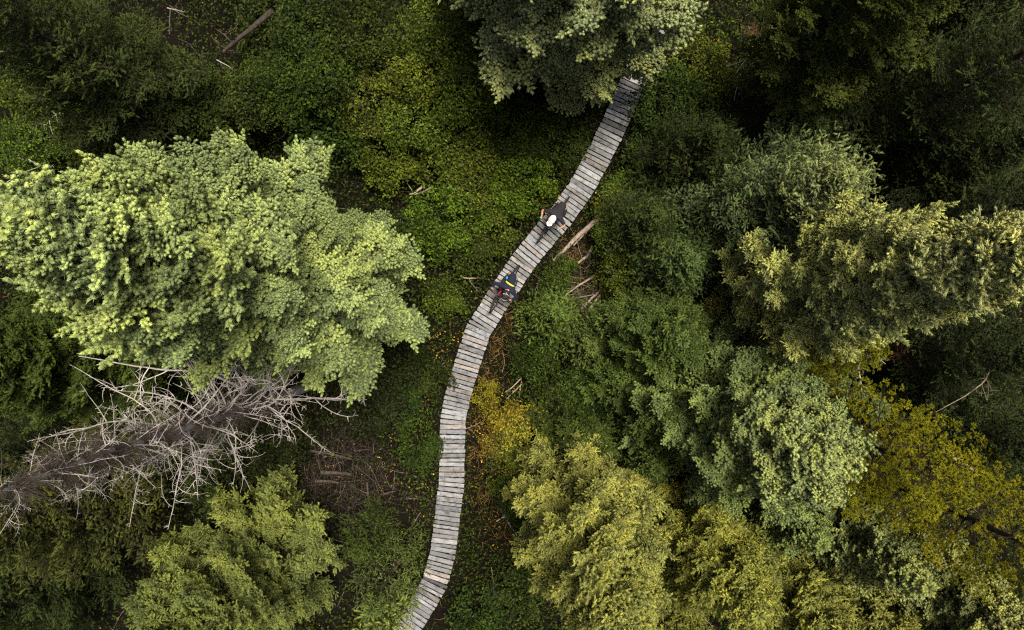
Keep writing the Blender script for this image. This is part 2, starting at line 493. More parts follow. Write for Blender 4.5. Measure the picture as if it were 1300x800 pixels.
k = NT('forest_floor')
tc = k.n('ShaderNodeTexCoord')
n1 = k.noise(1.1, 8, 0.65, tc.outputs['Object']); n2 = k.noise(22, 6, 0.7, tc.outputs['Object']); n3 = k.noise(0.35, 3, 0.5, tc.outputs['Object'])
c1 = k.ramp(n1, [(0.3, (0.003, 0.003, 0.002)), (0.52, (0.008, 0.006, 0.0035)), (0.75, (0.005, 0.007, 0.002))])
c2 = k.ramp(n2, [(0.35, (0.3, 0.3, 0.3)), (0.6, (1.0, 1.0, 1.0)), (0.72, (1.6, 1.4, 1.1))])
k.pbsdf(k.mix(1.0, c1, c2, 'MULTIPLY'), 0.95, 0.1, n2, 0.8, 0.05)
g1 = np.concatenate([[-900, -300, -120, -60, -34], np.linspace(-26, 26, 140), [34, 60, 120, 300, 900]])
X, Y = np.meshgrid(g1, g1, indexing='ij')
Z = gz(X, Y); far = np.maximum(np.abs(X), np.abs(Y)) > 100; Z[far] = 0
nG = len(g1)
i, j = np.meshgrid(np.arange(nG - 1), np.arange(nG - 1), indexing='ij')
F = np.stack([i * nG + j, (i + 1) * nG + j, (i + 1) * nG + j + 1, i * nG + j + 1], -1).reshape(-1, 4)
mb = MB(); mb.add(np.stack([X, Y, Z], -1).reshape(-1, 3), F)
tag(link('ground', mb.mesh('ground', [k.m], True)), kind='structure', label='dark forest floor of soil and needles')

# ------------------------------------------------------------------ leaves
def put_leaves(mb, pos, nrm, size, tone, rnd, rng, asp=0.55, fold=0.18):
    """pointed oval leaf, 6 verts / 4 tris"""
    n = len(pos); nrm = unit(nrm); h = unit(np.cross(nrm, rng.normal(size=(n, 3)))); s = np.cross(nrm, h)
    T = np.array([[0, 0, 0], [0.42, 0.5, 1], [0.42, -0.5, 1], [1, 0, -0.35], [0.45, 0, 0]], float)
    W = pos[:, None, :] + size[:, None, None] * (T[None, :, 0:1] * h[:, None] + asp * T[None, :, 1:2] * s[:, None] + fold * T[None, :, 2:3] * nrm[:, None])
    F = np.array([[0, 4, 1], [0, 2, 4], [1, 4, 3], [4, 2, 3]])
    FF = (F[None] + (np.arange(n) * 5)[:, None, None]).reshape(-1, 3)
    mb.add(W.reshape(-1, 3), FF, np.repeat(tone, 5), np.repeat(rnd, 5), 0)

def shrub_meshes(seed, R, H, nclump, per, leaf):
    """rounded leafy bush: stems + foliage in clumps"""
    rng = np.random.default_rng(seed); fo = MB(); st = MB()
    for c in range(nclump):
        a = rng.uniform(0, 2 * PI); rr = math.sqrt(rng.uniform(0, 1)) * 0.92
        z = H * (0.35 + 0.62 * math.sqrt(max(0, 1 - rr * rr)) * rng.uniform(0.75, 1.05))
        ce = np.array([R * rr * math.cos(a), R * rr * math.sin(a), z])
        b = np.array([rng.normal() * 0.08, rng.normal() * 0.08, 0])
        mid = (b + ce) / 2 + np.array([rng.normal() * 0.1, rng.normal() * 0.1, 0.12 * H])
        pts = np.array([b, b * 0.6 + mid * 0.4, mid, mid * 0.4 + ce * 0.6, ce]); pts[0, 2] = -0.05
        st.tube(pts, [0.016, 0.013, 0.010, 0.007, 0.003], 4, mi=0)
        sr = rng.uniform(0.20, 0.34) * (R ** 0.4)
        m = per
        j = np.arange(m); zz = 1 - 1.3 * (j + 0.5) / m; rr_ = np.sqrt(np.maximum(0, 1 - zz ** 2)); ph = j * 2.39996 + rng.uniform(-0.4, 0.4, m)
        nn = np.stack([rr_ * np.cos(ph), rr_ * np.sin(ph), zz], 1)
        el = np.array([rng.uniform(0.9, 1.3), rng.uniform(0.9, 1.3), rng.uniform(0.55, 0.8)])
        lump = 0.85 + 0.22 * np.sin(ph * 3 + c) * rr_ + rng.uniform(-0.35, 0.22, m)
        pos = ce + nn * el * sr * lump[:, None]
        for q in range(8):
            e = ce + nn[q * m // 8] * el * sr * 0.95; st.tube([ce, e], [0.004, 0.0015], 3, mi=0, cap=False)
        put_leaves(fo, pos, nn * 0.6 + np.array([0, 0, 0.8]) + rng.normal(size=(m, 3)) * 0.30, leaf * rng.uniform(0.65, 1.25, m), rng.uniform(0, 1, m),
                   np.clip(rng.normal(0.5, 0.22, m) + rng.normal() * 0.18, 0, 1), rng)
    return st.mesh('stems', [M['twig']]), fo.mesh('foliage', [M['leaf']])

SH = {'big': [shrub_meshes(40 + i, 1.25, 1.5, 36, 78, 0.110) for i in range(4)],
      'small': [shrub_meshes(60 + i, 0.8, 1.0, 20, 78, 0.092) for i in range(4)],
      'tall': [shrub_meshes(80 + i, 1.15, 2.9, 42, 78, 0.098) for i in range(4)]}
def shrub(px, py, kind, color, label, seed, sc=1.0, group=None, name='leafy_shrub', cat='shrub'):
    rng = random.Random(seed)
    zt = {'big': 1.0, 'small': 0.7, 'tall': 2.2}[kind] * sc
    p = P(px, py, zt)
    t = empty(name, (p.x, p.y, float(gz(p.x, p.y))), rng.uniform(0, 6.28), label, cat, group)
    s, f = SH[kind][seed % 4]
    link('stems', s, t, sc=sc); link('foliage', f, t, sc=(sc, sc, sc * rng.uniform(0.9, 1.1)), color=[c * rng.uniform(0.9, 1.1) for c in color])
    return t

# ------------------------------------------------------------------ undergrowth (uncountable)
def small_leaves(mb, pos, nrm, size, tone, rnd, rng):
    n = len(pos); nrm = unit(nrm); h = unit(np.cross(nrm, rng.normal(size=(n, 3)))); s = np.cross(nrm, h)
    T = np.array([[0, 0, 0], [0.45, 0.5, 1], [1, 0, -0.3], [0.45, -0.5, 1]], float)
    W = pos[:, None, :] + size[:, None, None] * (T[None, :, 0:1] * h[:, None] + 0.68 * T[None, :, 1:2] * s[:, None] + 0.16 * T[None, :, 2:3] * nrm[:, None])
    FF = (np.array([[0, 2, 1], [0, 3, 2]])[None] + (np.arange(n) * 4)[:, None, None]).reshape(-1, 3)
    mb.add(W.reshape(-1, 3), FF, np.repeat(tone, 4), np.repeat(rnd, 4), 0)

def blob(x, y, pts):
    """sum of soft round patches, pts = (px, py, radius px)"""
    out = np.zeros_like(x)
    for a, b, r in pts:
        p = P(a, b); out = np.maximum(out, np.exp(-(((x - p[0]) ** 2 + (y - p[1]) ** 2) / (r / PPM) ** 2)))
    return out
BARE = [(638, 405, 22), (630, 440, 24), (618, 480, 22), (610, 540, 20), (612, 575, 22), (620, 620, 26), (640, 660, 26), (735, 320, 30), (742, 370, 32), (755, 395, 26),
        (420, 590, 45), (480, 620, 45), (440, 560, 30), (716, 300, 14), (560, 455, 12)]
YEL = [(626, 510, 26), (612, 500, 16), (645, 545, 34), (668, 575, 30), (606, 545, 12), (560, 470, 14), (632, 575, 22), (585, 350, 10), (540, 445, 26), (570, 430, 16), (600, 355, 12), (530, 520, 18), (690, 255, 12), (770, 262, 16), (880, 50, 14), (885, 110, 30), (900, 300, 14)]
DARK = [(1000, 170, 70), (1080, 120, 90), (1200, 120, 110), (1280, 40, 90), (1250, 260, 90), (1180, 250, 60), (1130, 420, 60), (1260, 420, 60), (850, 610, 50), (800, 530, 40), (180, 460, 90), (60, 560, 80), (150, 700, 90), (100, 780, 80), (450, 640, 70), (470, 560, 40), (430, 700, 50), (560, 790, 30), (890, 480, 40), (1000, 700, 60), (100, 60, 60), (200, 40, 50), (310, 60, 30), (540, 200, 20), (650, 140, 40), (930, 240, 40)]  # undergrowth thinned here, bare near-black floor stands in for deep shade
LIT = [(620, 680, 60), (520, 560, 50), (540, 610, 30), (590, 640, 60), (620, 740, 60), (560, 240, 60)]
def scatter(n, seed, xr, yr):
    r = np.random.default_rng(seed)
    return r, r.uniform(-xr, xr, n), r.uniform(-yr, yr, n)
def carpet(n, seed, xr, yr, name, color, label, keep, hmax, size, zlo=0.0, cap=None):
    r, x, y = scatter(n, seed, xr, yr)
    p = keep(x, y); d = dist_path(x, y)
    H = hmax * (0.45 + 0.75 * np.clip(0.5 + fbm(x, y, 11, 1.6, 3), 0, 1.2))
    z = zlo + H * np.sqrt(r.uniform(0, 1, n)) * np.clip(0.75 + 0.9 * fbm(x, y, 17, 4.5, 2), 0.15, 1.4)
    z = np.where(d < 0.62, np.minimum(z, 0.22 * r.uniform(0, 1, n)), z)
    ok = (r.uniform(0, 1, n) < p) & ~((d < 0.45) & (r.uniform(0, 1, n) < 0.7))
    x, y, z = x[ok], y[ok], z[ok]; m = len(x)
    pos = np.stack([x, y, z + gz(x, y)], 1)
    mb = MB()
    small_leaves(mb, pos, np.array([0, 0, 1.0]) + r.normal(size=(m, 3)) * 0.42, size * r.uniform(0.55, 1.35, m), r.uniform(0, 1, m),
                 np.clip(0.45 + 0.35 * fbm(x, y, 21, 0.8, 3) + r.normal(size=m) * 0.22, 0, 1), r)
    return tag(link(name, mb.mesh(name, [M['leaf']]), color=color), label, kind='stuff')
carpet(320000, 1, 22, 15, 'undergrowth', (0.026, 0.046, 0.007), 'low green undergrowth of small leaves covering the forest floor',
       lambda x, y: (0.35 + 0.65 * np.clip(0.75 + fbm(x, y, 31, 0.9, 3), 0, 1)) * (1 - 0.93 * blob(x, y, BARE)) * (1 - 0.85 * blob(x, y, DARK)), 1.05, 0.088)
carpet(80000, 2, 19, 12, 'yellow_undergrowth', (0.42, 0.29, 0.03), 'yellow autumn leaves growing low beside the boardwalk',
       lambda x, y: np.clip(1.0 * blob(x, y, YEL) + 0.10 * blob(x, y, LIT) + 0.012, 0, 1), 0.5, 0.065)
carpet(60000, 4, 19, 12, 'fallen_leaves', (0.20, 0.115, 0.05), 'brown and pale fallen leaves on the bare ground',
       lambda x, y: np.clip(0.55 * blob(x, y, BARE) + 0.008, 0, 1), 0.05, 0.05, 0.01)
def dry_grass():
    r, x, y = scatter(160000, 5, 19, 12)
    ok = r.uniform(0, 1, len(x)) < np.clip(0.75 * blob(x, y, BARE[:9]) + 0.015, 0, 1)
    ok &= dist_path(x, y) > 0.5
    x, y = x[ok], y[ok]; n = len(x)
    a = r.uniform(0, 2 * PI, n); L = r.uniform(0.12, 0.38, n); b = np.stack([x, y, gz(x, y)], 1)
    d = np.stack([np.cos(a), np.sin(a), 0 * a], 1); w = np.stack([-np.sin(a), np.cos(a), 0 * a], 1) * 0.006
    mid = b + d * L[:, None] * 0.5 + np.array([0, 0, 1]) * (L * r.uniform(0.2, 0.7, n))[:, None]; tip = b + d * L[:, None] + np.array([0, 0, 1]) * (L * r.uniform(0, 0.5, n))[:, None]
    V = np.stack([b - w, b + w, mid + w, mid - w, tip], 1).reshape(-1, 3)
    F = (np.array([[0, 1, 2, 3], [3, 2, 4, -1]])[None] + (np.arange(n) * 5)[:, None, None]).reshape(-1, 4); F[1::2, 3] = -1
    mb = MB(); 
    mb.v.append(V.astype(np.float32)); mb.f.append(F.astype(np.int32)); mb.n = len(V)
    mb.t.append(np.repeat(r.uniform(0, 1, n), 5).astype(np.float32)); mb.r.append(np.repeat(r.uniform(0, 1, n), 5).astype(np.float32)); mb.m.append(np.zeros(len(F), np.int32))
    tag(link('dry_grass', mb.mesh('dry_grass', [M['leaf']]), color=(0.17, 0.11, 0.05)), 'dry brown grass on the worn strip beside the boardwalk', kind='stuff')
dry_grass()

def broad_patches():
    r, x, y = scatter(60000, 9, 21, 14)
    ok = (fbm(x, y, 61, 1.1, 3) > 0.12) & (dist_path(x, y) > 0.62) & (r.uniform(0, 1, len(x)) > 0.9 * blob(x, y, BARE)) & (r.uniform(0, 1, len(x)) > 0.8 * blob(x, y, DARK))
    x, y = x[ok], y[ok]; n = len(x); h = 0.35 + 0.55 * np.clip(fbm(x, y, 17, 4.5, 2) + 0.5, 0, 1)
    pos = np.stack([x, y, gz(x, y) + h * r.uniform(0.6, 1.15, n)], 1); mb = MB()
    put_leaves(mb, pos, np.array([0, 0, 1.0]) + r.normal(size=(n, 3)) * 0.35, 0.13 * r.uniform(0.6, 1.3, n), r.uniform(0, 1, n), np.clip(r.normal(0.5, 0.25, n), 0, 1), r)
    tag(link('broad_leaved_undergrowth', mb.mesh('broad_leaved_undergrowth', [M['leaf']]), color=(0.040, 0.070, 0.012)), 'patches of larger-leaved green plants on the forest floor', kind='stuff')
    r, x, y = scatter(3600, 10, 19, 13); d = dist_path(x, y); ok = (d < 0.38); x, y = x[ok], y[ok]; n = len(x); mb = MB()
    small_leaves(mb, np.stack([x, y, np.full(n, DECK + 0.012)], 1), np.array([0, 0, 1.0]) + r.normal(size=(n, 3)) * 0.15, 0.045 * r.uniform(0.6, 1.3, n), r.uniform(0, 1, n), r.uniform(0, 1, n), r)
    tag(link('leaves_on_the_planks', mb.mesh('leaves_on_the_planks', [M['leaf']]), color=(0.10, 0.07, 0.03)), 'small dry leaves lying on the boardwalk planks', kind='stuff')
broad_patches()
def twig_litter():
    """loose dead twigs over the floor, thickest in the dark wood heap"""
    r = np.random.default_rng(77); mb = MB()
    for i in range(2600):
        if i < 700: c = P(r.normal(440, 50), r.normal(610, 42), 0); z = r.uniform(0.05, 0.55)
        elif i < 1100: c = P(r.normal(742, 22), r.normal(365, 38), 0); z = r.uniform(0.05, 0.4)
        else: c = np.array([r.uniform(-19, 19), r.uniform(-12, 12), 0]); z = r.uniform(0.1, 0.75)
        if float(dist_path(np.array([c[0]]), np.array([c[1]]))[0]) < 0.75: continue
        a = r.uniform(0, 2 * PI); L = r.uniform(0.25, 1.3); n = 5; p = np.array([c[0], c[1], z]); pts = [p]; d = np.array([math.cos(a), math.sin(a), r.uniform(-0.15, 0.25)])
        for q in range(n - 1):
            d = unit(d + r.normal(size=3) * 0.16); pts.append(pts[-1] + d * L / (n - 1))
        rad = r.uniform(0.003, 0.010); mb.tube(np.array(pts), np.linspace(rad, rad * 0.4, n), 3, mi=0 if r.random() < (0.97 if i < 700 else 0.75) else 1, cap=False)
    tag(link('twig_litter', mb.mesh('twig_litter', [M['greytwig'], M['log']])), 'thin dead twigs scattered over the forest floor', kind='stuff')
twig_litter()

# ------------------------------------------------------------------ boardwalk
def mat_plank():
    k = NT('weathered_plank')
    tc = k.n('ShaderNodeTexCoord'); oi = k.n('ShaderNodeObjectInfo')
    mp = k.n('ShaderNodeMapping'); mp.inputs['Scale'].default_value = (22, 2.0, 22)
    ad = k.n('ShaderNodeVectorMath', operation='ADD'); k.l(tc.outputs['Object'], ad.inputs[0])
    cx = k.n('ShaderNodeCombineXYZ'); k.l(k.math('MULTIPLY', oi.outputs['Random'], 40.0), cx.inputs[0]); k.l(k.math('MULTIPLY', oi.outputs['Random'], 17.0), cx.inputs[1]); k.l(cx.outputs[0], ad.inputs[1])
    k.l(ad.outputs[0], mp.inputs['Vector'])
    g = k.noise(1.6, 5, 0.7, mp.outputs[0]); b = k.noise(5.0, 4, 0.6, ad.outputs[0])
    mp2 = k.n('ShaderNodeMapping'); mp2.inputs['Scale'].default_value = (70, 1.2, 30); k.l(ad.outputs[0], mp2.inputs['Vector'])
    cr = k.noise(1.0, 2, 0.5, mp2.outputs[0])
    c = k.mix(1.0, oi.outputs['Color'], k.ramp(g, [(0.28, (0.45, 0.44, 0.43)), (0.5, (0.95, 0.95, 0.95)), (0.75, (1.25, 1.24, 1.22))]), 'MULTIPLY')
    c = k.mix(1.0, c, k.ramp(b, [(0.3, (0.42, 0.41, 0.38)), (0.52, (1.0, 1.0, 1.0)), (0.8, (1.12, 1.11, 1.1))]), 'MULTIPLY')
    c = k.mix(1.0, c, k.ramp(cr, [(0.30, (0.25, 0.24, 0.23)), (0.37, (1.0, 1.0, 1.0))]), 'MULTIPLY')
    k.pbsdf(c, 0.75, 0.3, g, 0.5, 0.008)
    return k.m
M['plank'] = mat_plank()
M['stringer'] = mat_wood('stringer_wood', (0.05, 0.04, 0.03), (0.14, 0.12, 0.10), 8)
k = NT('nail_steel'); k.pbsdf((0.05, 0.04, 0.035), 0.6, 0.5, metal=0.6); M['nail'] = k.m
def plank_mesh(seed):
    """0.128 wide (x), 0.88 long (y), worn edges, slight cup, chipped ends, nail heads"""
    r = np.random.default_rng(seed); W, L, T = 0.128, 0.88, 0.042
    ny = 9; xs = np.array([-0.5, -0.44, 0, 0.44, 0.5]) * W; ys = np.linspace(-L / 2, L / 2, ny)
    mb = MB(); w1 = np.cumsum(r.normal(size=ny)) * 0.0012; w2 = np.cumsum(r.normal(size=ny)) * 0.0012
    e = r.uniform(-0.012, 0.012, (2, 5))
    top = []
    for i, y in enumerate(ys):
        for q, x in enumerate(xs):
            yy = y + (e[0, q] if i == 0 else e[1, q] if i == ny - 1 else 0)
            zz = 0.0 - (0.006 if q in (0, 4) else 0) - (0.004 if i in (0, ny - 1) else 0) + (0.0015 if q == 2 else 0) + r.normal() * 0.0008
            top.append([x + (w1[i] if q < 2 else w2[i] if q > 2 else 0), yy, zz])
    top = np.array(top); bot = top.copy(); bot[:, 2] = -T
    V = np.vstack([top, bot]); n = len(top); F = []
    for i in range(ny - 1):
        for q in range(4):
            a = i * 5 + q; F.append([a, a + 1, a + 6, a + 5]); F.append([n + a, n + a + 5, n + a + 6, n + a + 1])
        for q in (0, 4):
            a = i * 5 + q; F.append([a, a + 5, n + a + 5, n + a] if q == 0 else [a, n + a, n + a + 5, a + 5])
    for q in range(4):
        a = q; F.append([a, n + a, n + a + 1, a + 1]); a = (ny - 1) * 5 + q; F.append([a, a + 1, n + a + 1, n + a])
    mb.add(V, F, mi=0)
    for sy in (-0.33, 0.33):
        for sx in (-0.03, 0.03):
            th = np.arange(6) * PI / 3; c = np.array([sx + r.normal() * 0.004, sy + r.normal() * 0.01])
            ring = np.stack([c[0] + 0.007 * np.cos(th), c[1] + 0.007 * np.sin(th), np.full(6, 0.0035)], 1)
            mb.add(np.vstack([ring, [[c[0], c[1], 0.005]]]), [[q, (q + 1) % 6, 6] for q in range(6)], mi=1)
            mb.add(np.vstack([ring, ring - [0, 0, 0.006]]), [[q, (q + 1) % 6, 6 + (q + 1) % 6, 6 + q] for q in range(6)], mi=1)
    return mb.mesh('plank', [M['plank'], M['nail']])
PL = [plank_mesh(i) for i in range(10)]
bw = empty('boardwalk', (path[14][0], path[14][1], 0), 0, 'long winding boardwalk of weathered grey cross planks through the trees', 'boardwalk')
O = np.array([bw.location.x, bw.location.y])
rp = random.Random(8); s = 0.1; npl = 0
off = 0.0
while s < pcum[-1] - 0.1:
    wf = rp.choice([0.8, 0.95, 1.0, 1.08, 1.15, 1.2]); half = 0.064 * wf
    s += half
    p = path_at(s); d = path_at(s + 0.28) - path_at(s - 0.28); d /= np.linalg.norm(d)
    ang = math.atan2(d[1], d[0])
    n_ = np.array([-d[1], d[0]])
    q = p + n_ * rp.gauss(0, 0.006) - O
    v = rp.gauss(0.20, 0.045); t_ = rp.random()
    c = (v * 0.96, v, v * 1.06) if t_ < 0.6 else (v * 0.93, v, v * 1.10) if t_ < 0.8 else (v * 1.05, v, v * 0.97)
    if rp.random() < 0.10: c = tuple(x * 0.62 for x in c)
    link('plank', rp.choice(PL), bw, (q[0], q[1], DECK + rp.gauss(0, 0.003)), (rp.gauss(0, 0.006), rp.gauss(0, 0.012), ang + rp.gauss(0, 0.016) + (PI if rp.random() < 0.5 else 0)),
         (wf, rp.gauss(1.0, 0.009), 1), c)
    npl += 1
    s += half + rp.uniform(0.024, 0.042)
for sd_ in (-0.30, 0.30):
    for i0 in range(0, int(pcum[-1] / 2.4)):
        a, b = i0 * 2.4, min((i0 + 1) * 2.4 - 0.02, pcum[-1])
        ss = np.linspace(a, b, 6); pts = []
        for q in ss:
            p = path_at(q); d = path_at(q + 0.1) - path_at(q - 0.1); d /= max(np.linalg.norm(d), 1e-6)
            pts.append([*(p + np.array([-d[1], d[0]]) * sd_ - O), DECK - 0.10])
        mb = MB(); mb.tube(pts, 0.062, 4, mi=0); link('stringer', mb.mesh('stringer', [M['stringer']]), bw)
for i0 in range(0, int(pcum[-1] / 2.4)):
    p = path_at(i0 * 2.4 + 0.3); d = path_at(i0 * 2.4 + 0.5) - path_at(i0 * 2.4 + 0.1); d /= np.linalg.norm(d); n_ = np.array([-d[1], d[0]])
    mb = MB(); e = [(*(p + n_ * w - O), 0.10) for w in (-0.46, 0, 0.46)]
    mb.tube(e, 0.075, 8, mi=0); link('sleeper', mb.mesh('sleeper', [M['stringer']]), bw)

# ------------------------------------------------------------------ trees
#            name, cat, label, base px, h, R, type, color, seed, options
SPR = (0.172, 0.222, 0.128)
conifer('spruce_tree', 'tree', 'huge pale yellow-green spruce filling the left of the picture', (447, 363), 17.6, 3.7, 'dense', SPR, 1, z0=0.12, pw=0.56, nb=299)
conifer('spruce_tree', 'tree', 'grey-green spruce hanging over the upper end of the boardwalk', (708, 60), 15.5, 4.0, 'dense', (0.19, 0.225, 0.145), 2, z0=0.10, pw=0.5, nb=260)
conifer('spruce_tree', 'tree', 'tall pale spruce whose tip reaches the right edge at mid height', (940, 368), 15.0, 2.7, 'loose', (0.235, 0.26, 0.14), 3, z0=0.12, pw=0.62, nb=250, tipc=(0.27, 0.29, 0.18))
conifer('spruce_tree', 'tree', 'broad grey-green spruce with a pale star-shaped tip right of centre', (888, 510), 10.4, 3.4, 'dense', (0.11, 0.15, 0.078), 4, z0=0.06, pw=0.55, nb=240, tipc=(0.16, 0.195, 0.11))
conifer('spruce_tree', 'tree', 'dark blue-green spruce just above the tall pale spruce on the right', (925, 284), 9.0, 3.1, 'open', (0.062, 0.090, 0.055), 5, z0=0.1, pw=0.55, nb=150, tipc=(0.13, 0.16, 0.10))
conifer('spruce_tree', 'tree', 'yellow-green spruce at the bottom edge right of the boardwalk', (724, 612), 12.2, 2.45, 'loose', (0.185, 0.20, 0.085), 6, z0=0.06, pw=0.5, nb=280)
conifer('spruce_tree', 'tree', 'bright green spruce at the bottom edge left of the boardwalk', (362, 680), 9.2, 3.2, 'loose', (0.105, 0.130, 0.058), 7, z0=0.08, pw=0.55, nb=190, gap=0.2)
conifer('spruce_tree', 'tree', 'olive-green spruce entering from the top edge right of the boardwalk', (965, 118), 14.0, 2.8, 'loose', (0.048, 0.062, 0.022), 8, z0=0.24, pw=0.55, nb=210, gap=0.1)
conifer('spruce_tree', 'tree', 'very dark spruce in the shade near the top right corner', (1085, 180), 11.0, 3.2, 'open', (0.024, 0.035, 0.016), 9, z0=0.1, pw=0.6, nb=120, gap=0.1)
conifer('spruce_tree', 'tree', 'mid green spruce cut by the left edge below the huge pale spruce', (215, 438), 9.5, 3.0, 'loose', (0.040, 0.060, 0.020), 10, z0=0.1, pw=0.55, nb=190, gap=0.1)
conifer('spruce_tree', 'tree', 'thin brown-green spruce with drooping boughs in the bottom left corner', (200, 590), 9.5, 3.0, 'open', (0.040, 0.048, 0.018), 11, z0=0.15, pw=0.6, nb=150, gap=0.1)
conifer('spruce_tree', 'tree', 'ragged drooping spruce in the top left corner', (225, 150), 11.0, 3.0, 'open', (0.028, 0.040, 0.016), 12, z0=0.15, pw=0.6, nb=150, gap=0.05)
conifer('fir_tree', 'tree', 'small dark green fir with a star top right of the lower cyclist', (697, 401), 3.0, 1.3, 'open', (0.065, 0.10, 0.032), 13, z0=0.05, pw=0.7, nb=90)
conifer('fir_tree', 'tree', 'small dark fir beside the pile of dead sticks', (740, 437), 2.4, 1.0, 'open', (0.065, 0.09, 0.035), 14, z0=0.05, pw=0.7, nb=70)
conifer('fir_tree', 'tree', 'mid green fir between the stick pile and the broad grey-green spruce', (812, 425), 6.2, 2.1, 'loose', (0.06, 0.09, 0.036), 15, z0=0.06, pw=0.6, nb=160)
conifer('fir_tree', 'tree', 'grey-green fir left of the pale tall spruce, above the stick pile', (826, 345), 5.5, 1.8, 'open', (0.05, 0.078, 0.036), 16, z0=0.06, pw=0.6, nb=140)
conifer('spruce_tree', 'tree', 'thin dark sapling leaning over the bottom end of the boardwalk', (508, 706), 4.6, 1.7, 'fine', (0.060, 0.085, 0.035), 17, z0=0.1, pw=0.7, nb=46, gap=0.1)
conifer('spruce_tree', 'tree', 'small spruce with a bright tip at the bottom edge beside the boardwalk', (505, 742), 6.0, 1.2, 'open', (0.12, 0.155, 0.06), 18, z0=0.2, pw=0.7, nb=80)
conifer('spruce_tree', 'tree', 'olive spruce at the bottom edge just right of the yellow-green spruce', (860, 655), 8.2, 2.2, 'loose', (0.17, 0.185, 0.065), 19, z0=0.08, pw=0.55, nb=200)
conifer('spruce_tree', 'tree', 'narrow grey-green spruce below the broad grey-green spruce', (945, 615), 6.2, 1.4, 'dense', (0.10, 0.135, 0.07), 20, z0=0.08, pw=0.55, nb=120)
conifer('spruce_tree', 'tree', 'grey-green spruce with a pale tip below the olive pines', (1010, 640), 8.0, 1.6, 'dense', (0.13, 0.155, 0.085), 21, z0=0.08, pw=0.55, nb=150)
conifer('spruce_tree', 'tree', 'yellowish spruce at the bottom edge below the grey-green pair', (955, 705), 7.2, 1.9, 'loose', (0.18, 0.195, 0.075), 22, z0=0.08, pw=0.55, nb=160)
conifer('spruce_tree', 'tree', 'pale grey-green spruce in the bottom right corner', (1120, 705), 7.5, 2.0, 'dense', (0.16, 0.18, 0.095), 23, z0=0.08, pw=0.55, nb=170)
conifer('fir_tree', 'tree', 'dark green fir between the broadleaf bushes and the yellow-green spruce', (800, 560), 4.4, 1.5, 'open', (0.05, 0.075, 0.03), 24, z0=0.06, pw=0.6, nb=100)
conifer('pine_tree', 'tree', 'large olive-yellow pine with round needle tufts near the right edge', (975, 520), 10.8, 2.9, 'pine', (0.145, 0.155, 0.014), 25, z0=0.25, pw=0.45, nb=150, gap=0.22, up=(0, 40))
conifer('pine_tree', 'tree', 'smaller olive pine tucked below the tall pale spruce', (975, 430), 7.4, 1.9, 'pine', (0.11, 0.125, 0.016), 26, z0=0.3, pw=0.5, nb=95, gap=0.1, up=(0, 40))
conifer('pine_tree', 'tree', 'olive-yellow pine cut by the right edge above the bottom right corner', (1080, 590), 11.0, 2.6, 'pine', (0.145, 0.152, 0.014), 27, z0=0.25, pw=0.45, nb=140, gap=0.22, up=(0, 40))
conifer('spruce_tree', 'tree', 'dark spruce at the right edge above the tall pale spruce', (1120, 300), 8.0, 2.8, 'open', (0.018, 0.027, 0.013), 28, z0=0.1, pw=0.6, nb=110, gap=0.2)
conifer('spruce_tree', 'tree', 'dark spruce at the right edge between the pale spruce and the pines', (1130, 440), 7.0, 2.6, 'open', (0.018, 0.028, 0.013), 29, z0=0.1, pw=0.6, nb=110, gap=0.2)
conifer('fir_tree', 'tree', 'slim fir with a bare pale leader above the broad grey-green spruce', (975, 485), 7.5, 1.1, 'open', (0.10, 0.13, 0.065), 30, z0=0.2, pw=0.6, nb=70)
conifer('fir_tree', 'tree', 'dark fir filling the gap left of the blue-green spruce', (800, 300), 4.8, 1.9, 'open', (0.028, 0.044, 0.018), 41, z0=0.05, pw=0.6, nb=100)
conifer('fir_tree', 'tree', 'shaded fir right of the boardwalk below the overhanging spruce tips', (858, 215), 5.0, 2.1, 'open', (0.018, 0.028, 0.011), 42, z0=0.05, pw=0.6, nb=100)
conifer('fir_tree', 'tree', 'dark green fir between the small star-topped fir and the yellow-green spruce', (735, 560), 3.6, 1.6, 'loose', (0.045, 0.068, 0.024), 43, z0=0.05, pw=0.6, nb=90)
conifer('fir_tree', 'tree', 'mid green fir hugging the left side of the broad grey-green spruce', (812, 505), 5.2, 1.9, 'loose', (0.06, 0.09, 0.038), 44, z0=0.05, pw=0.6, nb=120)
conifer('spruce_tree', 'tree', 'olive-green spruce in the lower middle of the right half below the broad spruce', (905, 660), 5.6, 1.9, 'open', (0.10, 0.115, 0.045), 45, z0=0.05, pw=0.6, nb=110)
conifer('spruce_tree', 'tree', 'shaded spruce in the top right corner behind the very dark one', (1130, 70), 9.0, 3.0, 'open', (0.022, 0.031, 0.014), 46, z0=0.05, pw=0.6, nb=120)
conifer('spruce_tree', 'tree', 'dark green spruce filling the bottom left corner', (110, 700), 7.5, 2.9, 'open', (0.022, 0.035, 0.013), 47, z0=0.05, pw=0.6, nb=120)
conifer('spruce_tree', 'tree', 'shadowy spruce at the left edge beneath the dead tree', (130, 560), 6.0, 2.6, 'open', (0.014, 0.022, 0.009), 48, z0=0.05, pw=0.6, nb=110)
conifer('spruce_tree', 'tree', 'olive spruce at the bottom edge between the pale corner spruce and the yellowish one', (1040, 740), 6.5, 2.0, 'loose', (0.16, 0.17, 0.07), 49, z0=0.05, pw=0.6, nb=140)
conifer('spruce_tree', 'tree', 'dark spruce behind the right end of the olive pines', (1150, 520), 6.5, 2.4, 'open', (0.022, 0.033, 0.015), 50, z0=0.05, pw=0.6, nb=110)

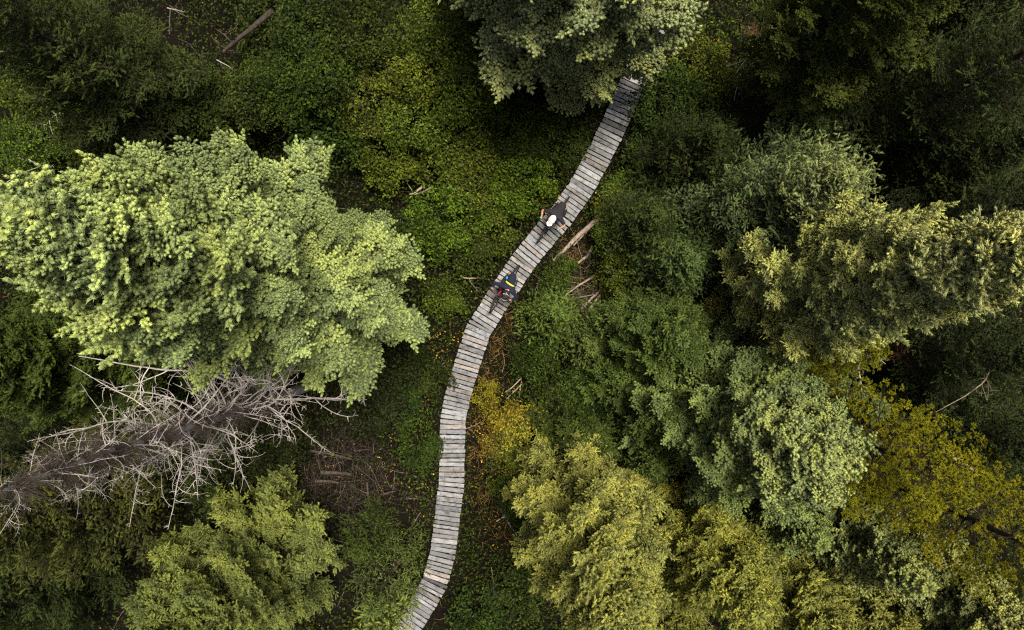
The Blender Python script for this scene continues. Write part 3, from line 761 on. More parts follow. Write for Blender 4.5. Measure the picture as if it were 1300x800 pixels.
conifer('spruce_tree', 'tree', 'young yellow-green spruce squeezed between the yellow-green and the olive spruce at the bottom', (830, 735), 4.2, 1.7, 'loose', (0.13, 0.14, 0.05), 51, z0=0.05, pw=0.6, nb=100)
conifer('spruce_tree', 'tree', 'low olive-brown spruce under the narrow grey-green spruce', (925, 690), 3.6, 1.6, 'loose', (0.12, 0.12, 0.045), 52, z0=0.05, pw=0.6, nb=90)
conifer('fir_tree', 'tree', 'green fir between the star-topped fir and the mid green fir', (765, 410), 3.2, 1.3, 'open', (0.06, 0.09, 0.034), 53, z0=0.05, pw=0.65, nb=60)
conifer('fir_tree', 'tree', 'low green fir below the stick pile', (770, 470), 3.2, 1.4, 'loose', (0.055, 0.085, 0.032), 54, z0=0.05, pw=0.65, nb=80)

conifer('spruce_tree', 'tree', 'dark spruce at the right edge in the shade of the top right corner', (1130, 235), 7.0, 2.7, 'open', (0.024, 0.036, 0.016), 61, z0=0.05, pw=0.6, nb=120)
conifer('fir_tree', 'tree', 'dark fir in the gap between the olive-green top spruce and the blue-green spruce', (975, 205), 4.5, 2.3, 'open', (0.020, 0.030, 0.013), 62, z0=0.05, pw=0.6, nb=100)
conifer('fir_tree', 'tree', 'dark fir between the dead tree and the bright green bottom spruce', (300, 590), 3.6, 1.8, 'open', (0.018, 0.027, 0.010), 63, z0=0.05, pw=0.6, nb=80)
conifer('fir_tree', 'tree', 'shaded low fir right of the dark wood heap', (478, 668), 2.6, 1.3, 'open', (0.030, 0.046, 0.016), 64, z0=0.05, pw=0.6, nb=60)

# ------------------------------------------------------------------ dead snag and dead wood
def gnarl(mb, p, d, ln, r0, rng, lvl=0, curl=None, mi=0, up=0.0):
    n = max(5, int(ln / 0.07)); pts = [np.array(p, float)]; d = unit(np.array(d, float)); c = rng.normal(size=3) * 0.085 if curl is None else curl
    dirs = [d]
    for i in range(n - 1):
        t = i / n
        d = unit(d + c * (1.0 + 2.5 * t) + rng.normal(size=3) * 0.075 + np.array([0, 0, up * (t - 0.25)]))
        pts.append(pts[-1] + d * ln / (n - 1)); dirs.append(d)
    rad = r0 * (1 - np.linspace(0, 1, n) ** 1.3 * 0.75)
    mb.tube(np.array(pts), rad, 5 if r0 > 0.012 else 4, mi=mi, jag=0.15, rng=rng)
    if lvl < 2:
        m = int(rng.integers(2, 6) if lvl == 0 else rng.integers(0, 3))
        for _ in range(m):
            i = int(rng.uniform(0.3, 0.9) * (n - 1)); side = unit(np.cross(dirs[i], rng.normal(size=3)))
            gnarl(mb, pts[i], dirs[i] * 0.6 + side, ln * rng.uniform(0.2, 0.45), r0 * 0.5, rng, lvl + 1, mi=mi, up=up)
        for _ in range(int(ln * 9)):
            i = int(rng.uniform(0.1, 1) * (n - 1)); side = unit(np.cross(dirs[i], rng.normal(size=3)))
            e = pts[i] + (side + dirs[i] * 0.4) * rng.uniform(0.03, 0.10)
            mb.tube([pts[i], (pts[i] + e) / 2 + rng.normal(size=3) * 0.006, e], [0.005, 0.004, 0.002], 3, mi=mi, cap=False)
    return pts
def dead_branch_mesh(seed, ln, r, mat, up=0.16):
    rng = np.random.default_rng(seed); mb = MB(); gnarl(mb, (0, 0, 0), (1, 0, 0.05), ln, r, rng, up=up)
    return mb.mesh('dead_branch', [mat])
def twig_mass(seed, mat, n=70, R=0.7):
    rng = np.random.default_rng(seed); mb = MB()
    for i in range(n):
        a = rng.uniform(-0.9, 0.9); d = np.array([math.cos(a), math.sin(a), rng.uniform(-0.5, 0.4)])
        gnarl(mb, rng.normal(size=3) * 0.04, d, rng.uniform(0.3, R), 0.0035, rng, 2, mi=0, up=-0.05)
    return mb.mesh('fine_twigs', [mat])
DB = [dead_branch_mesh(200 + i, l, r, M['silver']) for i, (l, r) in enumerate([(1.0, .009), (1.2, .010), (1.5, .013), (1.7, .013), (1.9, .015), (2.1, .016), (0.8, .008), (1.4, .011)])]
TW = [twig_mass(230 + i, M['greytwig'], 120, 0.75) for i in range(3)]
def snag(base, h, label, seed, nb, ntw, Rk, name='dead_tree', z0=0.25, meshes=DB, bark='silver', rtop=0.02, sc=1.0, cat='dead tree'):
    rng = random.Random(seed); nr = np.random.default_rng(seed); B = P(*base)
    t = empty(name, (B.x, B.y, 0), 0, label, cat)
    n = 20; zz = np.linspace(-0.1, h, n); tx = np.cumsum(nr.normal(size=n)) * 0.02; ty = np.cumsum(nr.normal(size=n)) * 0.02
    mb = MB(); mb.tube(np.stack([tx, ty, zz], 1), np.maximum(0.010 * h * (1.02 - zz / h) ** 0.8, rtop), 9, mi=0, jag=0.1, rng=nr)
    link('trunk', mb.mesh('trunk', [M[bark]], True), t)
    ga = 0
    for i in range(nb):
        u = (i + rng.random()) / nb; z = h * (z0 + (0.98 - z0) * u ** 0.9); ga += 2.4 + rng.uniform(-0.4, 0.4)
        L = Rk * (1.12 - z / h) ** 1.05 * rng.uniform(0.6, 1.2)
        m = rng.choice(meshes); base_l = max(0.5, max(v.co.x for v in m.vertices))
        link('branch', m, t, (np.interp(z, zz, tx), np.interp(z, zz, ty), z), (rng.uniform(-0.6, 0.6), math.radians(rng.uniform(-12, 48)), ga), L / base_l * sc)
    for i in range(ntw):
        u = (i + rng.random()) / ntw; z = h * (z0 + (0.97 - z0) * u); ga += 2.4
        link('fine_twigs', rng.choice(TW), t, (np.interp(z, zz, tx), np.interp(z, zz, ty), z), (rng.uniform(-1, 1), rng.uniform(-0.2, 0.5), ga), rng.uniform(0.8, 1.25))
    return t
snag((400, 489), 17.0, 'big silver-grey dead tree with bare twisted branches below the huge pale spruce', 3, 125, 36, 2.6)

def logline(pts, r, label, mat='log', name='fallen_log', cat='log', twigs=0, seed=0, group=None, taper=0.6):
    """pts: (px, py, z) along a fallen trunk or stick"""
    rng = np.random.default_rng(seed)
    W = np.array([P(a, b, z) for a, b, z in pts]); q = np.concatenate([[0], np.cumsum(np.linalg.norm(np.diff(W, axis=0), axis=1))])
    n = max(6, int(q[-1] / 0.15)); s = np.linspace(0, q[-1], n)
    X = np.stack([np.interp(s, q, W[:, c]) for c in range(3)], 1); X[1:-1] += np.cumsum(rng.normal(size=(n - 2, 3)), axis=0) * r * 0.10
    o = X[0].copy(); X -= o; mb = MB()
    mb.tube(X, r * np.linspace(1, taper, n), 8 if r > 0.03 else 5, mi=0, jag=0.12, rng=rng)
    for _ in range(twigs):
        i = rng.integers(1, n - 1); d = unit(X[i + 1] - X[i]); sd = unit(np.cross(d, rng.normal(size=3))); sd[2] = abs(sd[2])
        gnarl(mb, X[i], sd + d * 0.5, rng.uniform(0.2, 0.8), r * 0.3, rng, 1)
    return tag(link(name, mb.mesh(name, [M[mat]], True), loc=o), label, cat, group)
logline([(760, 277, .5), (738, 296, .35), (703, 331, .15)], 0.10, 'thick pale fallen log beside the boardwalk right of the upper cyclist')
logline([(756, 283, .35), (742, 297, .3), (728, 312, .3)], 0.035, 'slim pole lying against the thick pale fallen log')
logline([(753, 313, .4), (747, 323, .4), (734, 334, .3)], 0.07, 'short broken log end below the thick fallen log')
logline([(757, 349, .5), (735, 362, .4), (706, 384, .3)], 0.040, 'long thin pale stick across the gap right of the lower cyclist')
logline([(764, 366, .4), (748, 381, .3), (736, 394, .2)], 0.05, 'brown stick in the dead-wood gap, the most upright of the pile', seed=3)
logline([(762, 374, .35), (752, 388, .3), (741, 402, .2)], 0.04, 'grey stick in the middle of the dead-wood gap', seed=4, twigs=2)
logline([(767, 397, .5), (755, 405, .4), (741, 415, .3)], 0.045, 'pale stick at the lower end of the dead-wood gap', seed=5)
logline([(755, 374, .4), (740, 377, .3), (724, 381, .3)], 0.018, 'thin twig lying level across the dead-wood gap', name='stick', cat='stick', seed=6)
logline([(662, 480, .3), (650, 492, .25), (640, 499, .2)], 0.03, 'pale stick near the yellow bush right of the boardwalk', name='stick', cat='stick')
logline([(664, 486, .3), (652, 498, .25), (643, 507, .2)], 0.025, 'second pale stick just below the stick by the yellow bush', name='stick', cat='stick', seed=7)
logline([(585, 351, .4), (590, 353, .45), (612, 353, .5)], 0.025, 'short pale stick left of the lower cyclist', name='stick', cat='stick', twigs=1, seed=8)
logline([(641, 655, .4), (648, 668, .3), (664, 690, .2)], 0.045, 'short brown log on the leaf litter beside the yellow-green spruce', seed=9)
logline([(641, 655, .42), (630, 662, .4)], 0.035, 'broken stub joined to the top of the short brown log', name='stick', cat='stick', seed=10)
logline([(346, 14, 2.2), (320, 38, 1.9), (284, 66, 1.5)], 0.10, 'mottled grey leaning dead trunk near the top edge', name='fallen_log', cat='log', mat='greytwig', seed=11, twigs=3)
logline([(140, 168, .9), (125, 178, .8), (112, 186, .7)], 0.10, 'short grey log end showing above the huge pale spruce', seed=12)
logline([(537, 236, .7), (525, 245, .6), (520, 247, .6)], 0.05, 'pale broken log beside the right end of the huge spruce', seed=13)
logline([(547, 238, .7), (535, 245, .6), (526, 247, .6)], 0.035, 'pale split piece next to the broken log by the huge spruce', seed=14)
logline([(508, 218, .8), (517, 232, .7), (525, 245, .6)], 0.02, 'thin straight twig pointing at the pale broken log', name='stick', cat='stick', seed=15)
for i, (a, b, c, d, r, lab) in enumerate([
    (392, 572, 446, 583, .07, 'grey fallen log on top of the dark wood heap'),
    (408, 600, 447, 603, .10, 'thick brown log in the dark wood heap'),
    (400, 611, 430, 613, .08, 'short brown log lowest in the dark wood heap'),
    (410, 573, 434, 576, .03, 'pale short stick on the dark wood heap'),
    (451, 573, 471, 571, .028, 'pale bright stick just right of the dark wood heap'),
    (385, 618, 468, 609, .018, 'long thin grey pole crossing below the dark wood heap'),
    (447, 589, 476, 612, .025, 'bent dark stick running down from the wood heap'),
    (476, 612, 485, 641, .022, 'curved dark stick continuing below the bent stick'),
    (478, 598, 484, 585, .02, 'short pale stick standing right of the wood heap'),
    (486, 628, 502, 624, .045, 'short brown stump piece between wood heap and boardwalk'),
    (440, 648, 470, 634, .018, 'thin grey stick slanting below the wood heap'),
    (403, 583, 408, 603, .022, 'upright grey stick at the left of the wood heap'),
    (466, 612, 468, 645, .05, 'dark standing log end below the wood heap')]):
    logline([(a, b, .35), ((a + c) / 2, (b + d) / 2 - 1, .38), (c, d, .25)], r * .75, lab, seed=30 + i, name='stick' if r < .04 else 'fallen_log', cat='stick' if r < .04 else 'log', mat='greytwig')
def bare(pts, r, label, seed, mat='silver', tw=2, name='dead_branch', cat='dead branch'):
    logline(pts, r, label, mat, name, cat, tw, seed, taper=0.3)
bare([(144, 34, 3.5), (155, 46, 3.3), (176, 68, 3.2)], 0.022, 'bright straight dead branch near the top left corner', 1)
bare([(130, 66, 3), (142, 70, 3), (150, 62, 3.1)], 0.018, 'hooked grey dead twig just left of the bright straight branch', 2)
bare([(128, 74, 3), (146, 77, 3), (172, 76, 3)], 0.022, 'grey dead branch lying level below the hooked twig', 3, 'silver', 4)
bare([(105, 148, 2.6), (75, 143, 2.4), (62, 152, 2.3), (56, 164, 2.2)], 0.020, 'forked pale dead branch among the bushes above the huge spruce', 4, 'silver', 5)
bare([(62, 152, 2.3), (66, 168, 2.2), (70, 176, 2.2)], 0.014, 'short pale prong hanging from the forked dead branch', 5, 'silver', 1)
bare([(112, 130, 2.4), (104, 120, 2.4), (92, 116, 2.4)], 0.014, 'curved grey twig above the forked dead branch', 6, 'silver', 1)
bare([(275, 76, 2.2), (290, 84, 2.2), (299, 92, 2.1)], 0.018, 'bright bent twig at the foot of the mottled leaning trunk', 7, 'silver', 1)
bare([(271, 100, 2.2), (271, 117, 2.0)], 0.014, 'small upright pale twig below the mottled leaning trunk', 8, 'silver', 0)
bare([(226, 49, 3.0), (240, 55, 2.8), (262, 82, 2.6)], 0.014, 'long dim grey twig between the corner spruce and the leaning trunk', 9, 'greytwig', 3)
bare([(212, 10, 3.2), (232, 15, 3.0)], 0.02, 'pale twig by the top edge left of the leaning trunk', 10, 'silver', 2)
bare([(8, 232, 2.4), (30, 219, 2.4), (62, 208, 2.3)], 0.016, 'thin pale branch slanting up beside the left edge', 11, 'silver', 2)
bare([(36, 202, 2.4), (58, 217, 2.3), (68, 209, 2.3)], 0.014, 'thin forked twig above the pale tufts at the left edge', 12, 'silver', 2)
bare([(1258, 466, 6.0), (1250, 484, 5.9), (1226, 502, 5.6), (1188, 523, 5.2)], 0.022, 'thin bent bare limb above the large olive-yellow pine', 13, 'log', 5)
bare([(1200, 572, 6), (1218, 586, 5.8), (1240, 600, 5.6)], 0.075, 'thick orange-brown broken limb inside the large pine', 14, 'log', 2)
bare([(1096, 449, 5), (1090, 466, 4.6), (1096, 512, 4)], 0.03, 'pale vertical bare limb in the smaller pine', 15, 'silver', 5)
bare([(1097, 450, 5), (1116, 456, 5), (1124, 462, 5)], 0.02, 'thin pale twig branching off the bare limb in the smaller pine', 16, 'silver', 2)
bare([(1016, 532, 7.5), (1020, 508, 7.8), (1025, 480, 8.0)], 0.022, 'bright bare leader sticking up over the broad grey-green spruce', 17, 'silver', 4)
bare([(935, 92, 2), (948, 74, 2), (960, 60, 2.2)], 0.018, 'curved pale twig in the dark near the top right of the boardwalk', 18, 'silver', 2)
bare([(922, 84, 2), (940, 79, 2), (947, 70, 2)], 0.012, 'fine arched twig beside the curved pale twig', 19, 'silver', 1)
bare([(590, 545, .3), (604, 540, .4), (614, 533, .35)], 0.014, 'thin curved twig on the brown strip right of the boardwalk', 20, 'log', 1, 'stick', 'stick')
bare([(625, 598, .3), (624, 586, .4), (637, 579, .4)], 0.016, 'curved pale stick lying on the brown strip lower down', 21, 'log', 0, 'stick', 'stick')
bare([(616, 565, .3), (631, 558, .4)], 0.014, 'short pale stick beside the yellow bush', 22, 'log', 1, 'stick', 'stick')
bare([(455, 780, 2.4), (452, 742, 2.6), (450, 715, 2.6)], 0.018, 'thin upright grey stem at the bottom edge left of the boardwalk', 23, 'greytwig', 4)
bare([(470, 745, 2.0), (490, 722, 2.3), (512, 706, 2.4)], 0.014, 'forked grey stem leaning toward the boardwalk near the bottom', 24, 'greytwig', 3)

# reddish dead brush
k = NT('rusty_needles'); k.pbsdf((0.11, 0.05, 0.03), 0.8, 0.2); M['rust'] = k.m
def brush(px, py, z, label, seed, R=0.7):
    rng = np.random.default_rng(seed); mb = MB(); p = P(px, py, z)
    for i in range(34):
        a = rng.uniform(0, 2 * PI); gnarl(mb, (0, 0, -0.3), (math.cos(a), math.sin(a), rng.uniform(0.2, 1.2)), rng.uniform(0.35, R), 0.008, rng, 1, mi=0)
    return tag(link('dead_brush', mb.mesh('dead_brush', [M['rust']]), loc=p), label, 'dead brush')
brush(962, 36, 1.6, 'rust-brown dead brush near the top edge right of the boardwalk', 1, 1.0)
brush(925, 160, 1.0, 'rust-brown dead brush in the dark above the blue-green spruce', 2, 0.8)
brush(1150, 452, 3.0, 'reddish bare twigs between the two pines', 3, 0.8)

# ------------------------------------------------------------------ shrubs
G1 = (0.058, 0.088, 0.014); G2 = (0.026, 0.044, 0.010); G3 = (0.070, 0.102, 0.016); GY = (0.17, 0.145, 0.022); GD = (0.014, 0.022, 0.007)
SHR = [
 (560, 40, 'tall', G1, 1.2, 'bright green bush left of the spruce over the boardwalk'),
 (530, 95, 'tall', G3, 1.1, 'yellow-green tall bush at the top left of the overhanging spruce'),
 (590, 110, 'tall', G1, 1.1, 'leafy bush tucked under the overhanging spruce, left side'),
 (525, 150, 'tall', G3, 1.0, 'bright bush right above the right end of the huge spruce'),
 (580, 170, 'big', G1, 1.2, 'round bush below the left tufts of the overhanging spruce'),
 (640, 165, 'big', G2, 1.0, 'shaded bush under the overhanging spruce'),
 (700, 175, 'big', G2, 1.0, 'shaded bush at the boardwalk edge under the overhanging spruce'),
 (610, 225, 'big', G1, 1.1, 'round small-leaved bush in the middle of the upper clearing'),
 (660, 230, 'big', G1, 1.0, 'leafy bush left of the upper cyclist'),
 (570, 275, 'big', G1, 1.1, 'leafy bush right of the huge spruce tips'),
 (625, 285, 'small', G1, 1.2, 'low leafy bush between the huge spruce and the upper cyclist'),
 (600, 320, 'small', G2, 1.1, 'low dark bush above the short pale stick'),
 (460, 40, 'tall', G2, 1.2, 'dark bush near the top edge left of the clearing'),
 (410, 90, 'tall', G2, 1.2, 'dark leafy bush above the top of the huge spruce'),
 (350, 110, 'tall', G2, 1.1, 'leafy bush below the mottled leaning trunk, right side'),
 (470, 120, 'tall', G1, 1.1, 'mid green bush above the right part of the huge spruce'),
 (395, 30, 'tall', G2, 1.2, 'bush at the top edge right of the leaning trunk'),
 (300, 135, 'tall', G2, 1.1, 'leafy bush below the mottled leaning trunk, left side'),
 (240, 130, 'tall', G2, 1.1, 'green bush between the leaning trunk and the forked dead branch'),
 (180, 130, 'big', G1, 1.1, 'green bush left above the middle of the huge spruce'),
 (130, 120, 'big', G1, 1.1, 'bush just right of the forked dead branch'),
 (40, 110, 'tall', G1, 1.0, 'bush at the left edge above the forked dead branch'),
 (30, 175, 'tall', G1, 1.0, 'bush at the left edge below the forked dead branch'),
 (100, 190, 'big', G2, 1.0, 'shaded bush just above the pale tufts at left'),
 (420, 165, 'big', G2, 1.2, 'shaded bush touching the upper rim of the huge spruce'),
 (360, 15, 'big', G2, 1.2, 'low bush at the top edge over the leaning trunk'),
 (792, 300, 'tall', G3, 0.8, 'glossy round-leaved bush right of the upper cyclist'),
 (805, 345, 'tall', G1, 0.9, 'glossy round-leaved bush above the small firs'),
 (796, 352, 'big', G1, 0.8, 'round-leaved bush overhanging the dead-wood gap'),
 (780, 262, 'small', G3, 1.0, 'yellow-green small bush at the head of the thick fallen log'),
 (712, 345, 'small', G1, 0.65, 'low bush between the boardwalk and the dead-wood gap'),
 (700, 368, 'small', G2, 0.7, 'low bush above the small fir with the star top'),
 (760, 500, 'big', G2, 1.1, 'dark round-leaved bush below the small firs'),
 (720, 520, 'big', G2, 1.0, 'dark leafy bush right of the yellow bush'),
 (790, 525, 'big', G2, 1.0, 'round-leaved bush left of the broad grey-green spruce'),
 (680, 455, 'small', G2, 1.1, 'low dark bush below the small fir with the star top'),
 (648, 530, 'small', GY, 1.0, 'golden yellow bush beside the boardwalk'),
 (672, 556, 'big', (0.15, 0.15, 0.03), 0.9, 'large yellow-green bush below the golden bush'),
 (648, 600, 'small', G1, 1.1, 'green bush at the lower edge of the yellow-green bush'),
 (668, 630, 'big', G2, 0.9, 'dark green bush left of the yellow-green spruce'),
 (690, 660, 'small', G1, 1.1, 'grey-green low bush at the foot of the yellow-green spruce'),
 (800, 240, 'small', G3, 1.0, 'yellow-green bush right of the boardwalk above the upper cyclist'),
 (835, 210, 'big', G2, 1.0, 'dark bush left of the blue-green spruce'),
 (850, 130, 'big', G2, 1.1, 'shaded bush right of the overhanging spruce tips'),
 (895, 90, 'big', G3, 0.9, 'dark yellow-green bush near the top right of the boardwalk'),
 (830, 290, 'tall', G1, 0.8, 'leafy bush at the left foot of the blue-green spruce'),
 (535, 300, 'small', G2, 1.3, 'low shaded bush at the right rim of the huge spruce'),
 (565, 380, 'small', G1, 1.0, 'low bush left of the lower cyclist'),
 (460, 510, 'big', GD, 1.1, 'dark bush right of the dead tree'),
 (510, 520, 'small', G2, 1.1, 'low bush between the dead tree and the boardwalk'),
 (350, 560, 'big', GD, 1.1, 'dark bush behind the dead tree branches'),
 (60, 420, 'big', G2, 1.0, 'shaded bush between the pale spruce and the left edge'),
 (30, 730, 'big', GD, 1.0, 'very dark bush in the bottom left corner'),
 (600, 780, 'small', G2, 1.2, 'low leafy bush at the bottom edge right of the boardwalk'),
 (650, 760, 'small', G2, 1.2, 'low leafy bush beside the lower left of the yellow-green spruce'),
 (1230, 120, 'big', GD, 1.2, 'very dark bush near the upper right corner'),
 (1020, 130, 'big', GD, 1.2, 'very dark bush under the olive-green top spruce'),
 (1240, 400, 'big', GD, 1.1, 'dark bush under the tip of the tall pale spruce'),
 (617, 502, 'small', GY, 0.6, 'small golden bush touching the right edge of the boardwalk'),
 (628, 566, 'small', (0.13, 0.125, 0.025), 0.7, 'small yellow-green bush on the brown strip'),
 (672, 585, 'small', (0.14, 0.12, 0.025), 1.0, 'yellow-brown bush below the large yellow-green bush'),
 (500, 190, 'big', G1, 1.1, 'mid green bush at the upper right rim of the huge spruce'),
 (340, 60, 'small', G2, 1.2, 'low bush beside the mottled leaning trunk'),
 (440, 80, 'big', G1, 1.1, 'green bush near the top between the leaning trunk and the clearing'),
 (80, 60, 'big', GD, 1.2, 'dark bush under the ragged corner spruce'),
 (200, 180, 'big', G2, 1.1, 'dark bush just above the middle of the huge spruce'),
 (285, 175, 'big', G2, 1.0, 'shaded bush behind the highest tufts of the huge spruce'),
 (545, 480, 'small', G2, 1.0, 'low bush touching the left edge of the boardwalk at its bend'),
 (500, 460, 'big', GD, 1.0, 'dark bush under the lower right rim of the huge spruce'),
 (530, 570, 'small', G2, 1.0, 'low bush left of the boardwalk below the bend'),
]
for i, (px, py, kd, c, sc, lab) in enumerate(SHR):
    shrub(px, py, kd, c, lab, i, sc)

# ------------------------------------------------------------------ cyclists
def plain(name, c, rough=0.6, spec=0.4, metal=0.0, bump=None):
    k = NT(name); tc = k.n('ShaderNodeTexCoord'); f = k.noise(60, 3, 0.6, tc.outputs['Object'])
    cc = k.mix(1.0, (*c, 1), k.ramp(f, [(0.3, (0.8, 0.8, 0.8)), (0.7, (1.1, 1.1, 1.1))]), 'MULTIPLY')
    k.pbsdf(cc, rough, spec, f if bump else None, bump or 0.0, 0.004, metal); return k.m
M['skin'] = plain('skin', (0.50, 0.27, 0.18), 0.5)
M['black_cloth'] = plain('black_cloth', (0.018, 0.018, 0.022), 0.85, 0.2, bump=0.6)
M['navy_cloth'] = plain('navy_cloth', (0.011, 0.015, 0.032), 0.85, 0.2, bump=0.6)
M['yellow_cloth'] = plain('yellow_cloth', (0.62, 0.58, 0.06), 0.8, 0.2)
M['blue_cloth'] = plain('bright_blue_cloth', (0.02, 0.28, 0.50), 0.8, 0.2)
M['teal_cloth'] = plain('teal_cloth', (0.10, 0.42, 0.42), 0.8, 0.2)
M['red_paint'] = plain('red_paint', (0.26, 0.015, 0.03), 0.3, 0.5)
M['black_paint'] = plain('black_paint', (0.02, 0.02, 0.022), 0.35, 0.5)
M['white_shell'] = plain('white_shell', (0.80, 0.80, 0.80), 0.35, 0.5)
M['rubber'] = plain('tyre_rubber', (0.022, 0.021, 0.02), 0.9, 0.2)
M['alloy'] = plain('alloy', (0.45, 0.45, 0.46), 0.35, 0.5, 0.9)
M['hair'] = plain('brown_hair', (0.05, 0.03, 0.02), 0.8)

def skin_obj(name, V, E, mat, parent, root, lvl=2):
    """V: key -> (x, y, z, rx, ry); connected edges grown into one continuous surface"""
    keys = list(V); me = bpy.data.meshes.new(name)
    me.from_pydata([V[q][:3] for q in keys], [(keys.index(a), keys.index(b)) for a, b in E], [])
    me.materials.append(mat)
    o = link(name, me, parent)
    md = o.modifiers.new('skin', 'SKIN'); md.use_smooth_shade = True; md.use_x_symmetry = False
    lay = me.skin_vertices[0] if len(me.skin_vertices) else None
    if lay is None:
        bpy.context.view_layer.objects.active = o
        bm = bmesh.new(); bm.from_mesh(me); bm.verts.layers.skin.verify(); bm.to_mesh(me); bm.free(); lay = me.skin_vertices[0]
    for i, q in enumerate(keys):
        lay.data[i].radius = (V[q][3], V[q][4]); lay.data[i].use_root = (q == root)
    s = o.modifiers.new('sub', 'SUBSURF'); s.levels = lvl; s.render_levels = lvl
    return o

def torus(mb, c, R, r, n=40, m=8, mi=0, knob=0.0):
    a = np.arange(n) * 2 * PI / n; b = np.arange(m) * 2 * PI / m
    rr = r * (1 + knob * ((np.arange(n) % 2)[:, None] * (np.cos(b) > 0.3)[None]))
    x = (R + rr * np.cos(b)[None]) * np.cos(a)[:, None]; z = (R + rr * np.cos(b)[None]) * np.sin(a)[:, None]; y = rr * np.sin(b)[None] * np.ones((n, 1))
    i, j = np.meshgrid(np.arange(n), np.arange(m), indexing='ij'); i2, j2 = (i + 1) % n, (j + 1) % m
    mb.add(np.stack([x, y, z], -1).reshape(-1, 3) + np.array(c), np.stack([i * m + j, i * m + j2, i2 * m + j2, i2 * m + j], -1).reshape(-1, 4), mi=mi)

def part(name, mb, mats, parent, loc=(0, 0, 0), rot=(0, 0, 0)):
    return link(name, mb.mesh(name, [M[q] for q in mats], True), parent, loc, rot)

def bicycle(org, yaw, label, fc, lean=0.0, steer=0.0):
    t = empty('mountain_bike', org, yaw, label, 'bicycle'); t.rotation_euler = (lean, 0, yaw)
    for x, st in ((-0.45, 0.0), (0.76, steer)):
        w = empty('wheel', (x, 0, 0.365)); w.parent = t; w.rotation_euler = (0, 0, st)
        mb = MB(); torus(mb, (0, 0, 0), 0.335, 0.032, 64, 8, knob=0.22); part('tyre', mb, ['rubber'], w)
        mb = MB(); torus(mb, (0, 0, 0), 0.300, 0.013, 40, 6); part('rim', mb, ['black_paint'], w)
        mb = MB()
        for i in range(24):
            a = i * 2 * PI / 24; b = a + 0.35 * (1 if i % 2 else -1); s = 0.025 if i % 4 < 2 else -0.025
            mb.tube([(0.025 * math.cos(b), s, 0.025 * math.sin(b)), (0.295 * math.cos(a), 0, 0.295 * math.sin(a))], 0.0016, 3, cap=False)
        mb.tube([(0, -0.06, 0), (0, 0.06, 0)], 0.018, 8); part('spokes', mb, ['alloy'], w)
        mb = MB(); torus(mb, (0, 0.045, 0), 0.075, 0.006, 24, 4); part('brake_disc', mb, ['alloy'], w)
    mb = MB(); bb = (0, 0, .34); hd = (0.47, 0, .80); ht = (0.43, 0, .92); st_ = (-0.18, 0, .74)
    mb.tube([bb, (0.25, 0, .58), hd], [0.030, 0.032, 0.030], 8); mb.tube([st_, (0.1, 0, .82), ht], 0.024, 8); mb.tube([bb, st_], 0.024, 8); mb.tube([hd, ht], 0.028, 8)
    for s in (-1, 1):
        mb.tube([(0, s * .03, .34), (-0.25, s * .055, .35), (-0.45, s * .07, .365)], 0.013, 6); mb.tube([(-0.15, s * .03, .66), (-0.45, s * .07, .365)], 0.012, 6)
    part('frame', mb, [fc], t)
    mb = MB()
    for s in (-1, 1): mb.tube([(0.53, s * .065, .74), (0.70, s * .07, .50), (0.76, s * .07, .365)], [0.020, 0.018, 0.022], 8)
    mb.tube([(0.53, -.075, .74), (0.53, .075, .74)], 0.024, 8); mb.tube([(0.50, 0, .74), hd], 0.02, 8); part('fork', mb, ['black_paint'], t)
    mb = MB(); h = []
    for y in (-.39, -.25, -.08, 0, .08, .25, .39): h.append((0.46 - 0.10 * abs(y) ** 1.2 * 2, y, 1.00 + 0.02 * min(1, abs(y) * 6)))
    mb.tube(h, 0.014, 8); mb.tube([ht, (0.46, 0, 1.0)], 0.022, 8); hb = part('handlebar', mb, ['black_paint'], t)
    for s in (-1, 1):
        mb = MB(); mb.tube([(h[0][0] - .002, s * .40, h[0][2]), (h[1][0] - .014, s * .29, h[1][2])], 0.019, 8); part('grip', mb, ['rubber'], hb)
        mb = MB(); mb.tube([(0.42, s * .22, 1.01), (0.48, s * .25, .99), (0.47, s * .33, .98)], 0.006, 5); part('brake_lever', mb, ['alloy'], hb)
    mb = MB(); n = 9
    for i in range(1): pass
    mb.tube([(-0.20, 0, .74), (-0.25, 0, .86)], 0.015, 8); part('seat_post', mb, ['black_paint'], t)
    bm = bmesh.new(); bmesh.ops.create_uvsphere(bm, u_segments=16, v_segments=8, radius=1)
    for v in bm.verts:
        x = v.co.x; v.co = Vector((-0.27 + x * .135, v.co.y * (.030 + .045 * (0.5 - 0.5 * x)), .885 + v.co.z * .022))
    me = bpy.data.meshes.new('saddle'); bm.to_mesh(me); bm.free(); me.materials.append(M['black_paint']); me.shade_smooth(); link('saddle', me, t)
    mb = MB(); torus(mb, (0, -.05, .34), 0.075, 0.006, 28, 4); mb.tube([(0, -.075, .34), (0, .075, .34)], 0.016, 8); mb.tube([(0, -.075, .34), (.17, -.085, .34)], .013, 6); mb.tube([(0, .075, .34), (-.17, .085, .34)], .013, 6)
    cr = part('crank', mb, ['alloy'], t)
    for x, s in ((.17, -1), (-.17, 1)):
        bm = bmesh.new(); bmesh.ops.create_cube(bm, size=1)
        for v in bm.verts: v.co = Vector((x + v.co.x * .10, s * .145 + v.co.y * .10, .34 + v.co.z * .018))
        bmesh.ops.bevel(bm, geom=bm.edges[:], offset=.006, segments=1, affect='EDGES')
        me = bpy.data.meshes.new('pedal'); bm.to_mesh(me); bm.free(); me.materials.append(M['black_paint']); link('pedal', me, cr)
    return t

